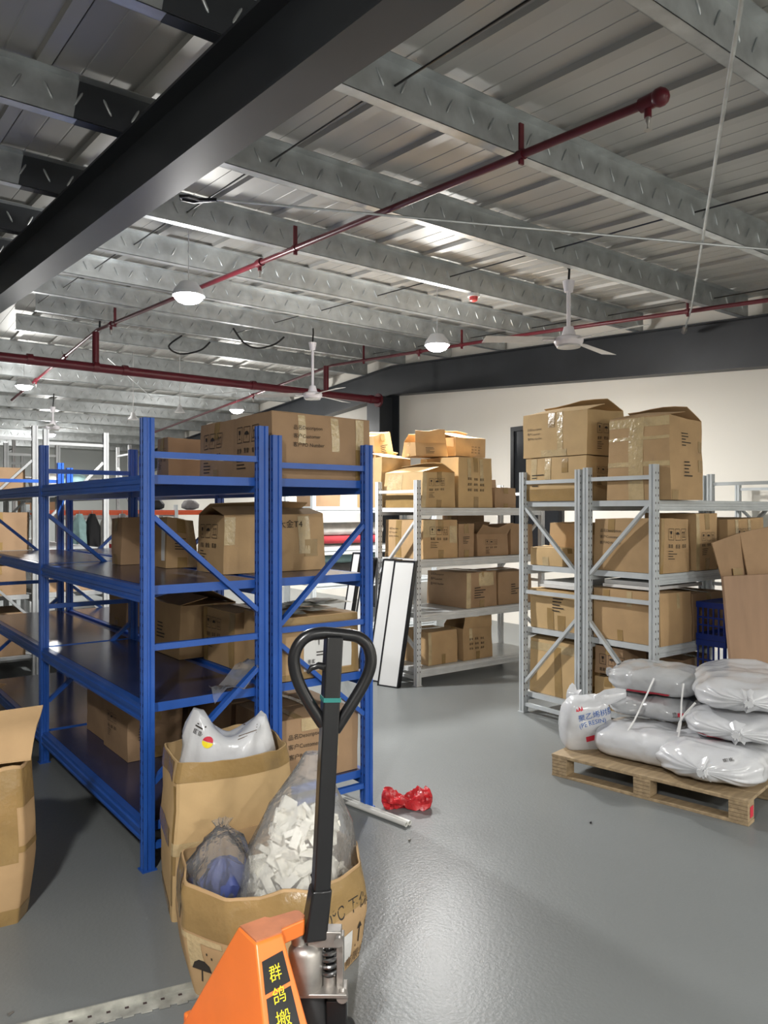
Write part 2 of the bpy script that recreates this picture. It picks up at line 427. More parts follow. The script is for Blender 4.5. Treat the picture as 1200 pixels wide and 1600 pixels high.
ceil = wroot('ceiling', (0, 0, 0), kind='structure')
def roof_panel_mesh(y0, y1):
    q = MB(); prof = [(0, .03), (.13, .03), (.133, .033), (.139, .033), (.142, .03), (.27, .03), (.273, .033), (.279, .033), (.282, .03), (.405, .03), (.412, .001), (.480, .001), (.490, .03), (.498, .034)]
    n = len(prof)
    for y in (y0, y1):
        q.v += [(x, y, zp(y) + PH + z) for x, z in prof]
    q.f = [(i, i + 1, n + i + 1, n + i) for i in range(n - 1)]
    seam = MB()
    return q.mesh('roof_panel', M_sheet, 20, False)
me1, me2 = roof_panel_mesh(-6, YR), roof_panel_mesh(YR, YF)
for me, xs in ((me1, range(-14, 16)), (me2, range(-6, 16))):
    for i in xs:
        o = bpy.data.objects.new('roof_panel', me); o.location = (i * .5, 0, 0); link(o, ceil)
backing = MB()
for y0, y1 in ((-6, YR), (YR, YF)):
    backing.hexa([(-7.2, y0, zp(y0) + PH + .05), (XW + .2, y0, zp(y0) + PH + .05), (XW + .2, y1, zp(y1) + PH + .05), (-7.2, y1, zp(y1) + PH + .05)],
                 [(-7.2, y0, zp(y0) + PH + .09), (XW + .2, y0, zp(y0) + PH + .09), (XW + .2, y1, zp(y1) + PH + .09), (-7.2, y1, zp(y1) + PH + .09)])
backing.build('roof_deck', M_sheet, ceil)
# purlins: Z sections with embossed webs
def purlin_meshes(x0, x1):
    q = MB(); t = .004
    q.box(x0, x1, 0, t, 0, PH); q.box(x0, x1, 0, .065, 0, t); q.box(x0, x1, .061, .065, 0, .018); q.box(x0, x1, -.06, t, PH - t, PH)
    e = MB(); x = x0 + .05; k = 0
    while x < x1 - .06:
        s = 1 if k % 2 else -1
        p, r = V(x - .02 * s, -.002, .065), V(x + .02 * s, -.002, .140)
        e.tube([p, p.lerp(r, .15), p.lerp(r, .85), r], [.003, .0075, .0075, .003], 6); x += .145; k += 1
    return q.mesh('purlin', M_galv, 30), e.mesh('web_embossing', M_galv, 60)
pm, em = purlin_meshes(-4.0, XW - .12); pm2, em2 = purlin_meshes(2.2, XW - .12)
PY = [.40, 1.62, 2.86, 4.06, 5.30, 6.42, 7.5, 8.6, 9.7] + [10.75 + 1.32 * k for k in range(9)]
for y in PY:
    far = y > 9
    o = bpy.data.objects.new('purlin', pm2 if far else pm); o.location = (0, y, zp(y)); link(o, ceil)
    e = bpy.data.objects.new('web_embossing', em2 if far else em); link(e, o); tag(e, kind='stuff')
# sag rods between purlins
for i, (y0, y1) in enumerate(zip(PY[1:8], PY[2:9])):
    for x in ((4.75, 2.2, 7.1)):
        MB().tube([(x, y0 + .004, zp(y0) + .09), (x + .03, y1, zp(y1) + .09)], .006, 6).build('sag_rod', M_black, ceil)

def spline(cs, k=5):
    cs = [Vector(c) for c in cs]; out = []
    for i in range(len(cs) - 1):
        p0, p1, p2, p3 = cs[max(i - 1, 0)], cs[i], cs[i + 1], cs[min(i + 2, len(cs) - 1)]
        for j in range(k):
            t = j / k; out.append(.5 * ((2 * p1) + (p2 - p0) * t + (2 * p0 - 5 * p1 + 4 * p2 - p3) * t * t + (3 * p1 - p0 - 3 * p2 + p3) * t ** 3))
    return out + [cs[-1]]
def i_beam(name, label, x, w, pts, tf=.014, tw=.01, mm=M_dark, xs=None):
    """rafter: pts = [(y, z_bottom, z_top), ...]"""
    r = wroot(name, (x, pts[0][0], pts[0][1]), label, 'beam')
    for nm, f in (('web', lambda p: (x - tw / 2, x + tw / 2, p[1] + tf, p[2] - tf)), ('bottom_flange', lambda p: (x - w / 2, x + w / 2, p[1], p[1] + tf)), ('top_flange', lambda p: (x - w / 2, x + w / 2, p[2] - tf, p[2]))):
        q = MB()
        for p, s in zip(pts[:-1], pts[1:]):
            a0, a1, b0, b1 = f(p); c0, c1, d0, d1 = f(s)
            q.hexa([(a0, p[0], b0), (a1, p[0], b0), (a1, p[0], b1), (a0, p[0], b1)], [(c0, s[0], d0), (c1, s[0], d0), (c1, s[0], d1), (c0, s[0], d1)])
        q.build(nm, mm, r)
    return r
b1 = i_beam('roof_beam', 'dark grey steel roof beam crossing overhead at the upper left', 1.435, .18, [(-5.9, zp(-5.9) - .36, zp(-5.9) - .003), (YR, zp(YR) - .36, zp(YR) - .003)])
# painted purlin ends over the beam
for y in PY[1:8]:
    q = MB(); q.hexa([(1.10, y - .002, zp(y) + .002), (1.52, y - .002, zp(y) + .002), (1.52, y - .0005, zp(y) + .002), (1.10, y - .0005, zp(y) + .002)], [(1.13, y - .002, zp(y) + PH - .004), (1.52, y - .002, zp(y) + PH - .004), (1.52, y - .0005, zp(y) + PH - .004), (1.13, y - .0005, zp(y) + PH - .004)])
    q.box(1.12, 1.52, y, y + .0655, zp(y) - .003, zp(y) - .0005)
    q.build('purlin_end_paint', M_dark, b1)
b2 = i_beam('roof_beam', 'deep dark grey steel beam along the top of the white wall', XW - .10, .19, [(-5.9, 2.32, zp(-5.9) - .003), (YR, 3.47, zp(YR) - .003), (YF - .01, 2.62, zp(YF) - .003)])
col = wroot('steel_column', (XW - .22, 10.2, 0), 'dark grey steel column standing at the far end of the white wall', 'column')
MB().box(XW - .42, XW - .40, 10.0, 10.35, 0, 3.47).build('flange', M_dark, col)
MB().box(XW - .03, XW - .01, 10.0, 10.35, 0, 3.47).build('flange', M_dark, col)
MB().box(XW - .40, XW - .03, 10.17, 10.185, 0, 3.47).build('web', M_dark, col)
MB().box(XW - .46, XW - .005, 9.96, 10.39, 0, .02).build('base_plate', M_dark, col)
# window on the right wall
wn = wroot('window_1', (XW, 7.0, 1.0), kind='structure')
for a_, b_, c_, d_ in ((6.55, 7.46, 1.0, 1.06), (6.55, 7.46, 2.67, 2.73), (6.55, 6.61, 1.06, 2.67), (7.40, 7.46, 1.06, 2.67), (6.61, 7.40, 1.80, 1.84)):
    MB().box(XW - .05, XW - .001, a_, b_, c_, d_).build('window_frame', M_black, wn)
for c_, d_ in ((1.06, 1.80), (1.84, 2.67)): MB().box(XW - .02, XW - .012, 6.61, 7.40, c_, d_).build('pane', M_glass, wn)

# ================================================================= LAMPS, FANS, PIPES
def lamp(x, y, z, label, seen=True):
    r = wroot('ceiling_lamp', (x, y, z), label, 'lamp', 'round high bay lamps')
    MB().lathe([(.02, .12), (.07, .11), (.115, .05), (.13, .02), (.13, 0), (.118, 0), (.118, .012), (.0, .012)], (x, y, z)).build('shade', M_lampb, r)
    MB().lathe([(.0, -.062), (.05, -.058), (.09, -.042), (.112, -.018), (.117, .006), (.117, .010), (.0, .010)], (x, y, z)).build('lens', M_glow, r)
    MB().tube([(x, y, z + .11), (x, y, zp(y) + PH + .028)], .0035, 6).build('cord', M_lampb, r)
    ld = bpy.data.lights.new('lamp_light', 'AREA'); ld.shape = 'DISK'; ld.size = .24; ld.energy = LAMP_W * .95; ld.color = LAMP_COL; ld.spread = R(170)
    lo = bpy.data.objects.new('lamp_light', ld); link(lo, r); lo.location = (0, 0, -.075)
    pd = bpy.data.lights.new('lamp_spill', 'POINT'); pd.shadow_soft_size = .12; pd.energy = LAMP_W * .36; pd.color = LAMP_COL
    po = bpy.data.objects.new('lamp_spill', pd); link(po, r); po.location = (0, 0, -.20)
lamp(2.533, 6.0, 3.334, 'lit round ceiling lamp nearest the dark overhead beam')
lamp(5.23, 6.0, 3.279, 'lit round ceiling lamp left of the near ceiling fan')
lamp(2.737, 12.8, 3.49, 'lit round ceiling lamp at the far left edge')
lamp(6.325, 12.8, 3.40, 'small distant lit lamp above the carton on the blue rack')
lamp(2.75, -4.6, 2.85, 'lit round ceiling lamp behind the camera on the right')
lamp(5.7, -2.6, 2.95, 'lit round ceiling lamp near the white wall beyond the right edge')
lamp(-.9, .3, 3.15, 'lit round ceiling lamp behind the camera on the left')
lamp(.2, -3.6, 2.95, 'lit round ceiling lamp straight behind the camera')
lamp(4.5, 18.5, 3.3, 'lit round ceiling lamp in the far row')

def fan(x, y, z, ztop, ang, label, s=1.0):
    r = wroot('ceiling_fan', (x, y, z), label, 'ceiling fan')
    MB().lathe([(.0, -.035), (.08, -.034), (.105, -.022), (.118, 0), (.122, .018), (.118, .035), (.09, .05), (.06, .055), (.05, .09), (.04, .13), (.0, .13)], (x, y, z), 32).build('motor', M_fan, r)
    MB().lathe([(.09, -.037), (.096, -.040), (.1, -.03), (.09, -.03)], (x, y, z), 32).build('trim_ring', M_blade, r)
    MB().tube([(x, y, z + .12), (x, y, ztop - .09)], .017, 12).build('pole', M_fan, r)
    MB().lathe([(.0, -.02), (.02, -.02), (.035, -.1 + .08), (.048, .06), (.05, .07), (.0, .07)], (x, y, ztop - .09), 20).build('canopy', M_fan, r)
    MB().tube([(x, y, ztop - .02), (x + .01, y, ztop + .10), (x + .02, y + .02, zp(y) + .02)], .010, 8).build('hanger', M_black, r)
    for k in range(3):
        t = R(ang[k]); d = V(math.cos(t), math.sin(t), 0); n = V(-d.y, d.x, 0); q = MB(); c0 = V(x, y, z + .02)
        sec = [(.11, .03, .002), (.2, .055, .0), (.45, .062, -.006), (.72 * s, .07, -.012)]
        top, bot = [], []
        for rr, hw, dz in sec:
            for sgn in (-1, 1):
                p = c0 + d * rr + n * hw * sgn + V(0, 0, dz + .012 * sgn); top.append(p + V(0, 0, .003)); bot.append(p)
        q.v = top + bot; m = len(top)
        for i in range(len(sec) - 1):
            a0 = 2 * i; q.f += [(a0, a0 + 1, a0 + 3, a0 + 2), (m + a0, m + a0 + 2, m + a0 + 3, m + a0 + 1), (a0, a0 + 2, m + a0 + 2, m + a0), (a0 + 1, m + a0 + 1, m + a0 + 3, a0 + 3)]
        q.f += [(0, m, m + 1, 1), (m - 2, m - 1, 2 * m - 1, 2 * m - 2)]
        bl = q.build('blade', M_blade, r)
        sub(bl, MB().bar(c0 + d * .07 + V(0, 0, -.004), c0 + d * .22 + V(0, 0, -.004), .03, .006), 'blade_arm', M_fan, r)
fan(5.08, 4.17, 2.97, 3.50, (-90, 150, 10), 'white three-blade ceiling fan nearest the white wall')
fan(5.09, 8.2, 3.00, 3.69, (20, 140, 265), 'white ceiling fan hanging further back above the blue rack')
fan(3.6, 14.6, 3.05, 3.45, (10, 130, 250), 'distant white ceiling fan above the left racks', .8)

def tee(q, p, d, r, l=.05): return q.tube([Vector(p) - Vector(d) * l, Vector(p) + Vector(d) * l], r, 14)
mp = wroot('sprinkler_main_pipe', (4, 10, 3.4), 'thick red sprinkler main pipe running across to the dark column', 'pipe')
MB().tube([(-2, 10, 3.42), (7.5, 10, 3.36)], .057, 18).build('pipe', M_redp, mp)
for x in (2.2, 2.98, 3.35, 5.2, 6.28, 7.3):
    tee(MB(), (x, 10, 3.41 - (x - 1) * .007), (1, 0, 0), .068, .035).build('coupling', M_redp, mp)
for x, z1 in ((2.98, 3.84), (6.45, 3.80)):
    MB().tube([(x, 10, 3.40), (x, 10, z1)], .042, 14).build('riser', M_redp, mp)
MB().lathe([(.0, 0), (.075, 0), (.075, .025), (.0, .025)]).v
q = MB(); q.tube([(7.44, 10, 3.36), (7.47, 10, 3.36)], .11, 18); q.build('flange', M_redp, mp)
def branch(label, pts, hangers, heads, r=.021, elbow=None):
    b = wroot('sprinkler_branch_pipe', pts[0], label, 'pipe')
    MB().tube(pts, r, 14).build('pipe', M_redp, b)
    def at(y):
        for p, s in zip(pts[:-1], pts[1:]):
            if min(p[1], s[1]) <= y <= max(p[1], s[1]):
                t = (y - p[1]) / (s[1] - p[1]); return Vector(p).lerp(Vector(s), t)
        return Vector(pts[0])
    for y in hangers:
        p = at(y); h = MB().bar((p.x, p.y, p.z - .05), (p.x, p.y, zp(y) + .10), .03, .012, (0, 1, 0)).build('hanger', M_redp, b)
        sub(h, MB().tube([(p.x, p.y - .02, p.z), (p.x, p.y + .02, p.z)], r + .007, 12), 'clamp', M_redp, b)
    for y in heads:
        p = at(y); MB().tube([(p.x, p.y - .035, p.z), (p.x, p.y + .035, p.z)], r + .012, 12).build('tee_fitting', M_redp, b)
        h = MB().tube([(p.x, p.y, p.z - .01), (p.x, p.y, p.z - .065)], .016, 10).build('drop', M_redp, b)
        sub(h, MB().tube([(p.x, p.y, p.z - .065), (p.x, p.y, p.z - .085), (p.x, p.y, p.z - .10), (p.x, p.y, p.z - .12), (p.x, p.y, p.z - .122)], [.011, .012, .005, .006, .018], 10), 'sprinkler_head', M_steel, b)
    return b
br = branch('thin red sprinkler pipe passing the near lamp toward the upper right', [(2.97, 1.97, 3.37), (3.0, 10, 3.87), (3.0, 15, 3.55)], [2.75, 5.05, 9.3], [2.0, 5.62, 9.45, 11.5, 13.2])
MB().ico((2.97, 1.94, 3.37), .042, sub=2).build('end_cap', M_redp, br)
branch('thin red sprinkler pipe passing behind the near ceiling fan', [(6.95, 2.2, 3.38), (6.75, 6, 3.62), (6.55, 10, 3.82), (6.4, 18, 3.30)], [4.17, 7.2, 9.2], [3.3, 8.0, 12.5])
# bracing rods and odd cables
rd = wroot('bracing_rod', (1.9, 4.5, 3.5), 'long thin steel bracing rod with looped end under the purlins', 'rod')
MB().tube([(2.05, 4.42, 3.50), (3.6, 3.55, 3.43), (5.3, 2.62, 3.37), (6.6, 1.9, 3.33)], .008, 8).build('rod', M_galv, rd)
MB().tube([(2.05, 4.42, 3.50), (1.97, 4.50, 3.505), (1.90, 4.50, 3.51), (1.86, 4.53, 3.51), (1.88, 4.57, 3.51), (1.95, 4.55, 3.505), (2.05, 4.42, 3.50)], .012, 8).build('eye_loop', M_black, rd)
rd = wroot('bracing_rod', (2.5, 1.3, 3.3), 'steel bracing rod rising to the top right corner', 'rod')
MB().tube([(2.3, 1.2, 3.29), (2.54, 1.35, 3.30), (6.65, 4.01, 3.48), (7.5, 4.6, 3.50)], .009, 8).build('rod', M_galv, rd)
MB().tube([(7.38, 4.52, 3.50), (7.44, 4.56, 3.50), (7.58, 4.66, 3.50), (7.64, 4.7, 3.50)], [.01, .028, .028, .01], 8).build('turnbuckle', M_steel, rd)
rd = wroot('bracing_rod', (3, 11, 3.7), 'thin pale tie rod in the far roof bay', 'rod')
MB().tube([(3.5, 11.2, 3.76), (5.0, 13.5, 3.6), (6.5, 12.2, 3.7)], .008, 6).build('rod', M_galv, rd)
for lab, pts in (('black cable arching beside the red pipe joint at left', [(2.85, 9.75, 4.0), (2.9, 9.8, 4.05), (2.98, 9.85, 4.0), (3.0, 9.9, 3.88)]),
                 ('black cable loop hanging under the far purlins above the blue rack', [(4.4, 9.0, 3.9), (4.6, 9.1, 3.76), (4.85, 9.2, 3.74), (5.1, 9.2, 3.82), (5.2, 9.1, 3.92)]),
                 ('short black cable drooping over the red main pipe', [(4.0, 9.7, 3.88), (3.9, 9.9, 3.76), (4.1, 10.0, 3.70), (4.3, 9.8, 3.74), (4.4, 9.7, 3.85)])):
    tag(MB().tube(spline(pts), .012, 8).build('cable', M_blackr), lab, 'cable')
dt = wroot('smoke_alarm', (5.12, 5.32, 3.55), 'round white and red fire alarm under a purlin', 'alarm')
MB().lathe([(.0, .03), (.055, .03), (.06, 0), (.0, 0)], (5.12, 5.345, zp(5.345) - .034)).build('base', M_plastic, dt)
MB().lathe([(.0, 0), (.042, 0), (.036, -.035), (.02, -.045), (.0, -.045)], (5.12, 5.345, zp(5.345) - .034)).build('beacon', M_red, dt)

# ================================================================= RACKS
def rack(label, mm, dk, long, frames, d0, d1, levels, H, rails, braces, pw=.05, pd=.046, group=None, slot=None, bh=.07, bmat=None, name='storage_rack'):
    P = (lambda s, l, z: (s, l, z)) if long == 'Y' else (lambda s, l, z: (l, s, z))
    r = wroot(name, P((d0 + d1) / 2, frames[0], 0), label, 'rack', group)
    HH = H if isinstance(H, (tuple, list)) else (H, H)
    for fi, l in enumerate(frames):
        for si, s in enumerate((d0, d1)):
            w, d = pw / 2, pd / 2
            prof = [(-w, -d), (-w * .35, -d), (-w * .2, -d + .007), (w * .2, -d + .007), (w * .35, -d), (w, -d), (w, -d * .3), (w - .005, -d * .2), (w - .005, d * .2), (w, d * .3), (w, d), (w * .35, d), (w * .2, d - .007), (-w * .2, d - .007), (-w * .35, d), (-w, d), (-w, d * .3), (-w + .005, d * .2), (-w + .005, -d * .2), (-w, -d * .3)]
            q = MB().prism(prof, lambda a, b, t: P(s + a, l + b, t), 0, HH[si]); up = q.build('upright', mm, r, smooth=20)
            fp_ = MB().prism([(-w - .008, -d - .008), (w + .008, -d - .008), (w + .008, d + .008), (-w - .008, d + .008)], lambda a, b, t: P(s + a, l + b, t), 0, .006)
            sub(up, fp_, 'foot_plate', mm, r)
            if slot and fi == 0:
                sm = MB(); z = .12
                while z < HH[si] - .04:
                    for dd in (-.6, .6):
                        a, b = (s - w - .0008, s - w + .0005), (l + d * dd - .0035, l + d * dd + .0035)
                        p = [P(a[0], b[0], z), P(a[1], b[1], z + .014)]
                        sm.box(min(p[0][0], p[1][0]), max(p[0][0], p[1][0]), min(p[0][1], p[1][1]), max(p[0][1], p[1][1]), z, z + .014)
                    z += .05
                tag(sub(up, sm, 'slot_holes', slot, r, smooth=0), kind='stuff')
        for z in rails:
            MB().bar(P(d0 + pw / 2, l, z), P(d1 - pw / 2, l, z), .024, .028).build('frame_rail', mm, r)
        for (s0, z0), (s1, z1) in braces:
            q0 = d0 + pw / 2 if s0 == 0 else d1 - pw / 2; q1 = d0 + pw / 2 if s1 == 0 else d1 - pw / 2
            MB().bar(P(q0, l, z0), P(q1, l, z1), .022, .032, P(0, 1, 0)).build('brace', mm, r)
    for l0, l1 in zip(frames[:-1], frames[1:]):
        for z in levels:
            for si, s in enumerate((d0, d1)):
                g = -1 if si == 0 else 1; t = pw / 2 - .004
                prof = [(-g * t, 0), (g * t * .6, 0), (g * t * .6, -bh * .25), (g * t, -bh * .3), (g * t, -bh * .55), (g * t * .7, -bh * .6), (g * t * .7, -bh * .8), (g * t, -bh * .85), (g * t, -bh), (-g * t, -bh)]
                bmb = MB().prism(prof, lambda a, b, tt: P(s + a, tt, z + b), l0 + pd / 2 + .001, l1 - pd / 2 - .001)
                bo = bmb.build('beam', bmat or mm, r, smooth=20)
                br_ = MB()
                for le, sg in ((l0 + pd / 2, 1),):
                    br_.prism([(-t - .002, z - .15), (t + .002, z - .15), (t + .002, z + .005), (-t - .002, z + .005)], lambda a, b, tt: P(s + a, tt, b), le + .0005, le + .006)
                sub(bo, br_, 'end_bracket', mm, r)
            pn = MB().prism([(d0 + pw / 2 - .004, z - .008), (d1 - pw / 2 + .004, z - .008), (d1 - pw / 2 + .004, z + .002), (d0 + pw / 2 - .004, z + .002)], lambda a, b, tt: P(a, tt, b), l0 + .028, l1 - .028)
            po = pn.build('shelf_panel', dk, r)
            sub(po, MB().prism([(d0 + pw / 2 - .004, z - .038), (d1 - pw / 2 + .004, z - .038), (d1 - pw / 2 + .004, z + .002), (d0 + pw / 2 - .004, z + .002)], lambda a, b, tt: P(a, tt, b), l0 + .024, l0 + .0275), 'end_lip', mm, r)
    return r
BZ = [.193, .719, 1.242, 1.735]
rack('blue steel shelf rack nearest the camera, mostly empty shelves', M_blue, M_bdeck, 'Y', [3.321, 5.13, 6.95], 1.21, 1.772, BZ, 1.985, (1.825, .975, .10), (((0, 1.55), (1, 1.10)), ((1, .82), (0, .38))), group='blue racks', slot=M_slotb)
rack('blue steel shelf rack holding cartons, behind the black handle', M_blue, M_bdeck, 'Y', [3.321, 5.13, 6.95], 1.847, 2.398, BZ, (1.945, 1.925), (1.80, .99, .12), (((1, 1.50), (0, 1.02)), ((0, .92), (1, .50))), group='blue racks', slot=M_slotb)
WZ = [.145, .64, 1.13, 1.60]
rack('pale perforated steel rack in the middle, piled with cartons to the wall', M_white, M_gdeck, 'X', [4.407, 6.06], 5.326, 5.905, WZ, 1.85, (1.75, .86, .07), (((0, 1.48), (1, .98)), ((1, .72), (0, .33))), pw=.046, pd=.05, slot=M_slot, group='pale steel racks')
RZ = [.16, .665, 1.15, 1.645]
rack('pale steel rack right of the aisle, left one of the back-to-back pair', M_grey, M_gdeck, 'X', [4.511, 6.15, 7.75], 3.605, 4.147, RZ, 1.875, (1.795, .945, .065), (((1, 1.60), (0, 1.12)), ((0, .78), (1, .24))), pw=.046, pd=.05, slot=M_slot, group='pale steel racks')
rack('pale steel rack right of the aisle, right one of the back-to-back pair', M_grey, M_gdeck, 'X', [4.511, 6.15, 7.75], 2.989, 3.531, RZ, 1.885, (1.80, .96, .065), (((0, 1.63), (1, 1.12)), ((1, .78), (0, .26))), pw=.046, pd=.05, slot=M_slot, group='pale steel racks')
FZ = [.2, .78, 1.20, 1.75]
rack('tall white rack behind the blue ones at the far left', M_dimwhite, M_gdeck, 'Y', [7.8, 9.6, 11.4], 1.16, 1.76, FZ, 2.38, (2.25, 1.17, .2), (((1, 2.05), (0, 1.5)), ((0, 1.1), (1, .55))), group='white racks far left')
rack('tall white rack beside the far left one, cloth bundles on top', M_dimwhite, M_gdeck, 'Y', [7.8, 9.6, 11.4], 1.86, 2.42, FZ, 2.35, (2.22, 1.17, .2), (((1, 2.05), (0, 1.5)), ((0, 1.1), (1, .55))), group='white racks far left')
rack('distant white rack seen past the blue uprights', M_dimwhite, M_gdeck, 'X', [2.55, 4.3], 12.6, 13.2, [.3, .9, 1.5, 2.1], 2.65, (2.5, 1.2), (((1, 2.3), (0, 1.7)),), group='white racks far left')
rack('grey rack with fabric rolls behind the tall leaning panels', M_grey, M_gdeck, 'X', [4.6, 6.4], 7.4, 8.0, [.2, .75, 1.15, 1.62], 1.95, (1.85, .9), (((0, 1.5), (1, 1.0)),))
rack('rack with orange beams and hanging clothes far behind the blue rack', M_grey, M_gdeck, 'X', [2.5, 4.4, 6.3], 10.9, 11.5, [.5, .95, 1.58], 1.66, (1.5,), (), bmat=M_orack)

# ================================================================= CARTONS ON THE RACKS
G1, G2, G3, G4 = 'cartons on the blue rack', 'cartons on the middle rack', 'cartons on the right racks', 'cartons far left'
D_ = ('-Y', 'desc')
carton('large brown carton on the top of the blue rack, printed lines facing forward', 1.85, 2.46, 3.37, 3.80, 1.738, 2.075, tint=1, seed=1, group=G1, prints=[('-Y', 'desc', .20, .50, .026), ('-X', 'icons', .22, .72, .034)], tapes=[('-Y', .25, .32, .55, .98, 1), ('-Y', .58, .66, .45, .98, 1), ('-Y', .84, .93, .5, .99, 1), ('-Y', .84, .98, .0, .5, 0)], auto=False)
carton('carton with icon squares behind the large one on the blue rack top', 1.88, 2.36, 3.84, 4.30, 1.738, 2.08, tint=1, seed=2, group=G1, prints=[('-X', 'icons', .22, .70, .034)])
carton('small carton farthest left on the blue rack top shelf', 1.92, 2.30, 4.88, 5.09, 1.738, 2.06, tint=1, seed=3, group=G1, prints=[('-X', 'icons', .3, .7, .02)])
carton('open carton with torn brown tape on the second blue shelf', 1.74, 2.37, 3.68, 4.02, 1.246, 1.565, tint=0, seed=4, group=G1, flaps='lifted', prints=[('-X', 'icons', .25, .72, .03), ('-Y', 'desc', .28, .36, .024), ('-Y', '大金T4', .52, .78, .05)], tapes=[('-Y', .72, .84, .3, .98, 1), ('-Y', .78, .92, .25, .55, 0), ('-Y', .0, .10, .5, .98, 1)], auto=False)
carton('crumpled carton with a white barcode label on the second blue shelf', 1.67, 1.87, 4.26, 4.50, 1.246, 1.54, tint=0, seed=5, crush=.03, group=G1, prints=[('-Y', 'lines', .25, .6, .012)], tapes=[('-X', .70, .92, .15, .85, 2), ('-Y', .7, .95, .0, 1, 1)], rz=-4)
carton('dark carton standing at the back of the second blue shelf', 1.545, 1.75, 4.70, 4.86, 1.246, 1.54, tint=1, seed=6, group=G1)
carton('plain carton at the left on the third blue shelf', 1.72, 2.08, 4.21, 4.72, .723, 1.03, tint=0, seed=7, group=G1, prints=[('-X', 'lines', .35, .6, .016)], flaps='lifted')
carton('carton with icon squares and white label on the third blue shelf', 1.85, 2.20, 3.78, 4.16, .723, 1.03, tint=0, seed=8, group=G1, prints=[('-X', 'icons', .2, .75, .026)], tapes=[('-Y', .22, .5, .2, .75, 2), ('-X', .0, .14, 0, 1, 0), ('-X', .85, 1, 0, 1, 0)])
carton('carton with a large white product label on the third blue shelf', 1.885, 2.375, 3.36, 3.74, .723, 1.045, tint=0, seed=9, group=G1, tapes=[('-Y', .30, .90, .12, .74, 2), ('-Y', 0, 1, .88, 1, 0), ('-Y', 0, 1, 0, .1, 0), ('-Y', .90, 1, .1, .88, 0)], auto=False)
carton('far carton on the third blue shelf beyond the middle upright', 1.86, 2.2, 5.6, 5.9, .723, 1.02, tint=1, seed=10, group=G1, rz=6)
carton('carton with printed description on the bottom blue shelf behind the bag', 1.885, 2.375, 3.37, 3.84, .197, .53, tint=1, seed=11, group=G1, prints=[('-Y', 'desc', .12, .40, .030)], tapes=[('-Y', .28, .5, .8, 1, 1), ('-Y', .66, .74, .3, 1, 1), ('top', .2, .3, 0, 1, 0), ('top', .55, .62, 0, 1, 1)], auto=False)
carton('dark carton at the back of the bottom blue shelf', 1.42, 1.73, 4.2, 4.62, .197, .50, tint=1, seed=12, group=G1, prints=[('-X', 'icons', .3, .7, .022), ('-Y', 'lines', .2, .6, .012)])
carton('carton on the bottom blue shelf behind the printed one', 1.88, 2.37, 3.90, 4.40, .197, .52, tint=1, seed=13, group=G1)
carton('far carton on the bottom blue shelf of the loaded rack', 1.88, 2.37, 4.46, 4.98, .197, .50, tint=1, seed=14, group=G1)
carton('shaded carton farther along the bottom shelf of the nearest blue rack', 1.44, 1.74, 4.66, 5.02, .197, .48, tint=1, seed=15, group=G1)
# label print on the large product label
q = MB()
for poly in [rect(2.06, 2.20, .985, .99)] + shift(blocks(random.Random(3), .02), 2.05, .80) + [rect(2.05 + .004 * k, 2.052 + .004 * k + .001 * (k % 2), .775, .795) for k in range(14)] + shift(umbrella(.028), 2.115, .915) + [rect(2.10, 2.24, .85, .856), rect(2.10, 2.22, .835, .841)]:
    q.add([(x, 3.3455, z) for x, z in poly], [tuple(range(len(poly)))])
lp = q.build('label_print', M_ink, bpy.data.objects['cardboard_box.008'], smooth=0, fixn=False, origin=(2.13, 3.55, .723)); lp.location = (0, 0, 0)

# middle rack
carton('crumpled taped carton at the front left of the middle rack top', 4.47, 4.90, 5.35, 5.93, 1.604, 1.95, tint=2, seed=20, crush=.03, group=G2, flaps='lifted', prints=[('-Y', 'icons', .25, .72, .028)], tapes=[('-X', .1, .5, .5, .95, 1), ('-X', 0, 1, 0, .35, 0), ('-Y', .0, .12, .0, 1, 1)])
carton('tall tan carton with block print at the front of the middle rack top', 4.93, 5.38, 5.35, 5.92, 1.604, 2.095, tint=2, seed=21, group=G2, prints=[('-Y', 'blocks', .25, .55, .036)], tapes=[('-Y', .25, .34, .6, .98, 1), ('-Y', .62, .72, .5, .98, 1), ('-X', .08, .18, .5, 1, 1)])
carton('tan carton stacked behind the crumpled one on the middle rack top', 4.46, 4.86, 5.95, 6.35, 1.604, 2.10, tint=2, seed=22, group=G2, crush=.03, tapes=[('-X', .3, .7, .6, 1, 1)], flaps='lifted')
carton('open torn carton lying on top of the middle rack pile', 4.70, 5.05, 5.62, 5.93, 2.10, 2.26, tint=0, seed=23, crush=.03, group=G2, flaps='open', prints=[('-Y', 'lines', .3, .6, .012)], rz=-12)
carton('wide carton with loose flaps topping the middle rack pile', 5.06, 5.52, 5.58, 6.0, 2.11, 2.33, tint=0, seed=24, crush=.03, group=G2, flaps='lifted', prints=[('-Y', 'blocks', .5, .5, .022)], tapes=[('-X', .3, .4, 0, 1, 1)], rz=6)
carton('tilted yellow-tan carton leaning beside the dark column', 4.55, 4.78, 6.15, 6.48, 2.13, 2.36, tint=2, seed=25, group=G2, tilt=(6, -14), tapes=[('-X', .1, .5, .3, .9, 1)], prints=[('-Y', 'lines', .3, .5, .014)])
carton('low brown carton at the right end of the middle rack top', 5.42, 5.72, 5.36, 5.75, 1.604, 1.80, tint=1, seed=26, group=G2)
carton('narrow carton stepping up behind the low one on the middle rack top', 5.41, 5.62, 5.77, 5.98, 1.604, 1.98, tint=1, seed=27, group=G2)
carton('thin carton standing last in the middle rack top row', 5.66, 5.86, 5.77, 5.98, 1.604, 1.90, tint=1, seed=28, group=G2)
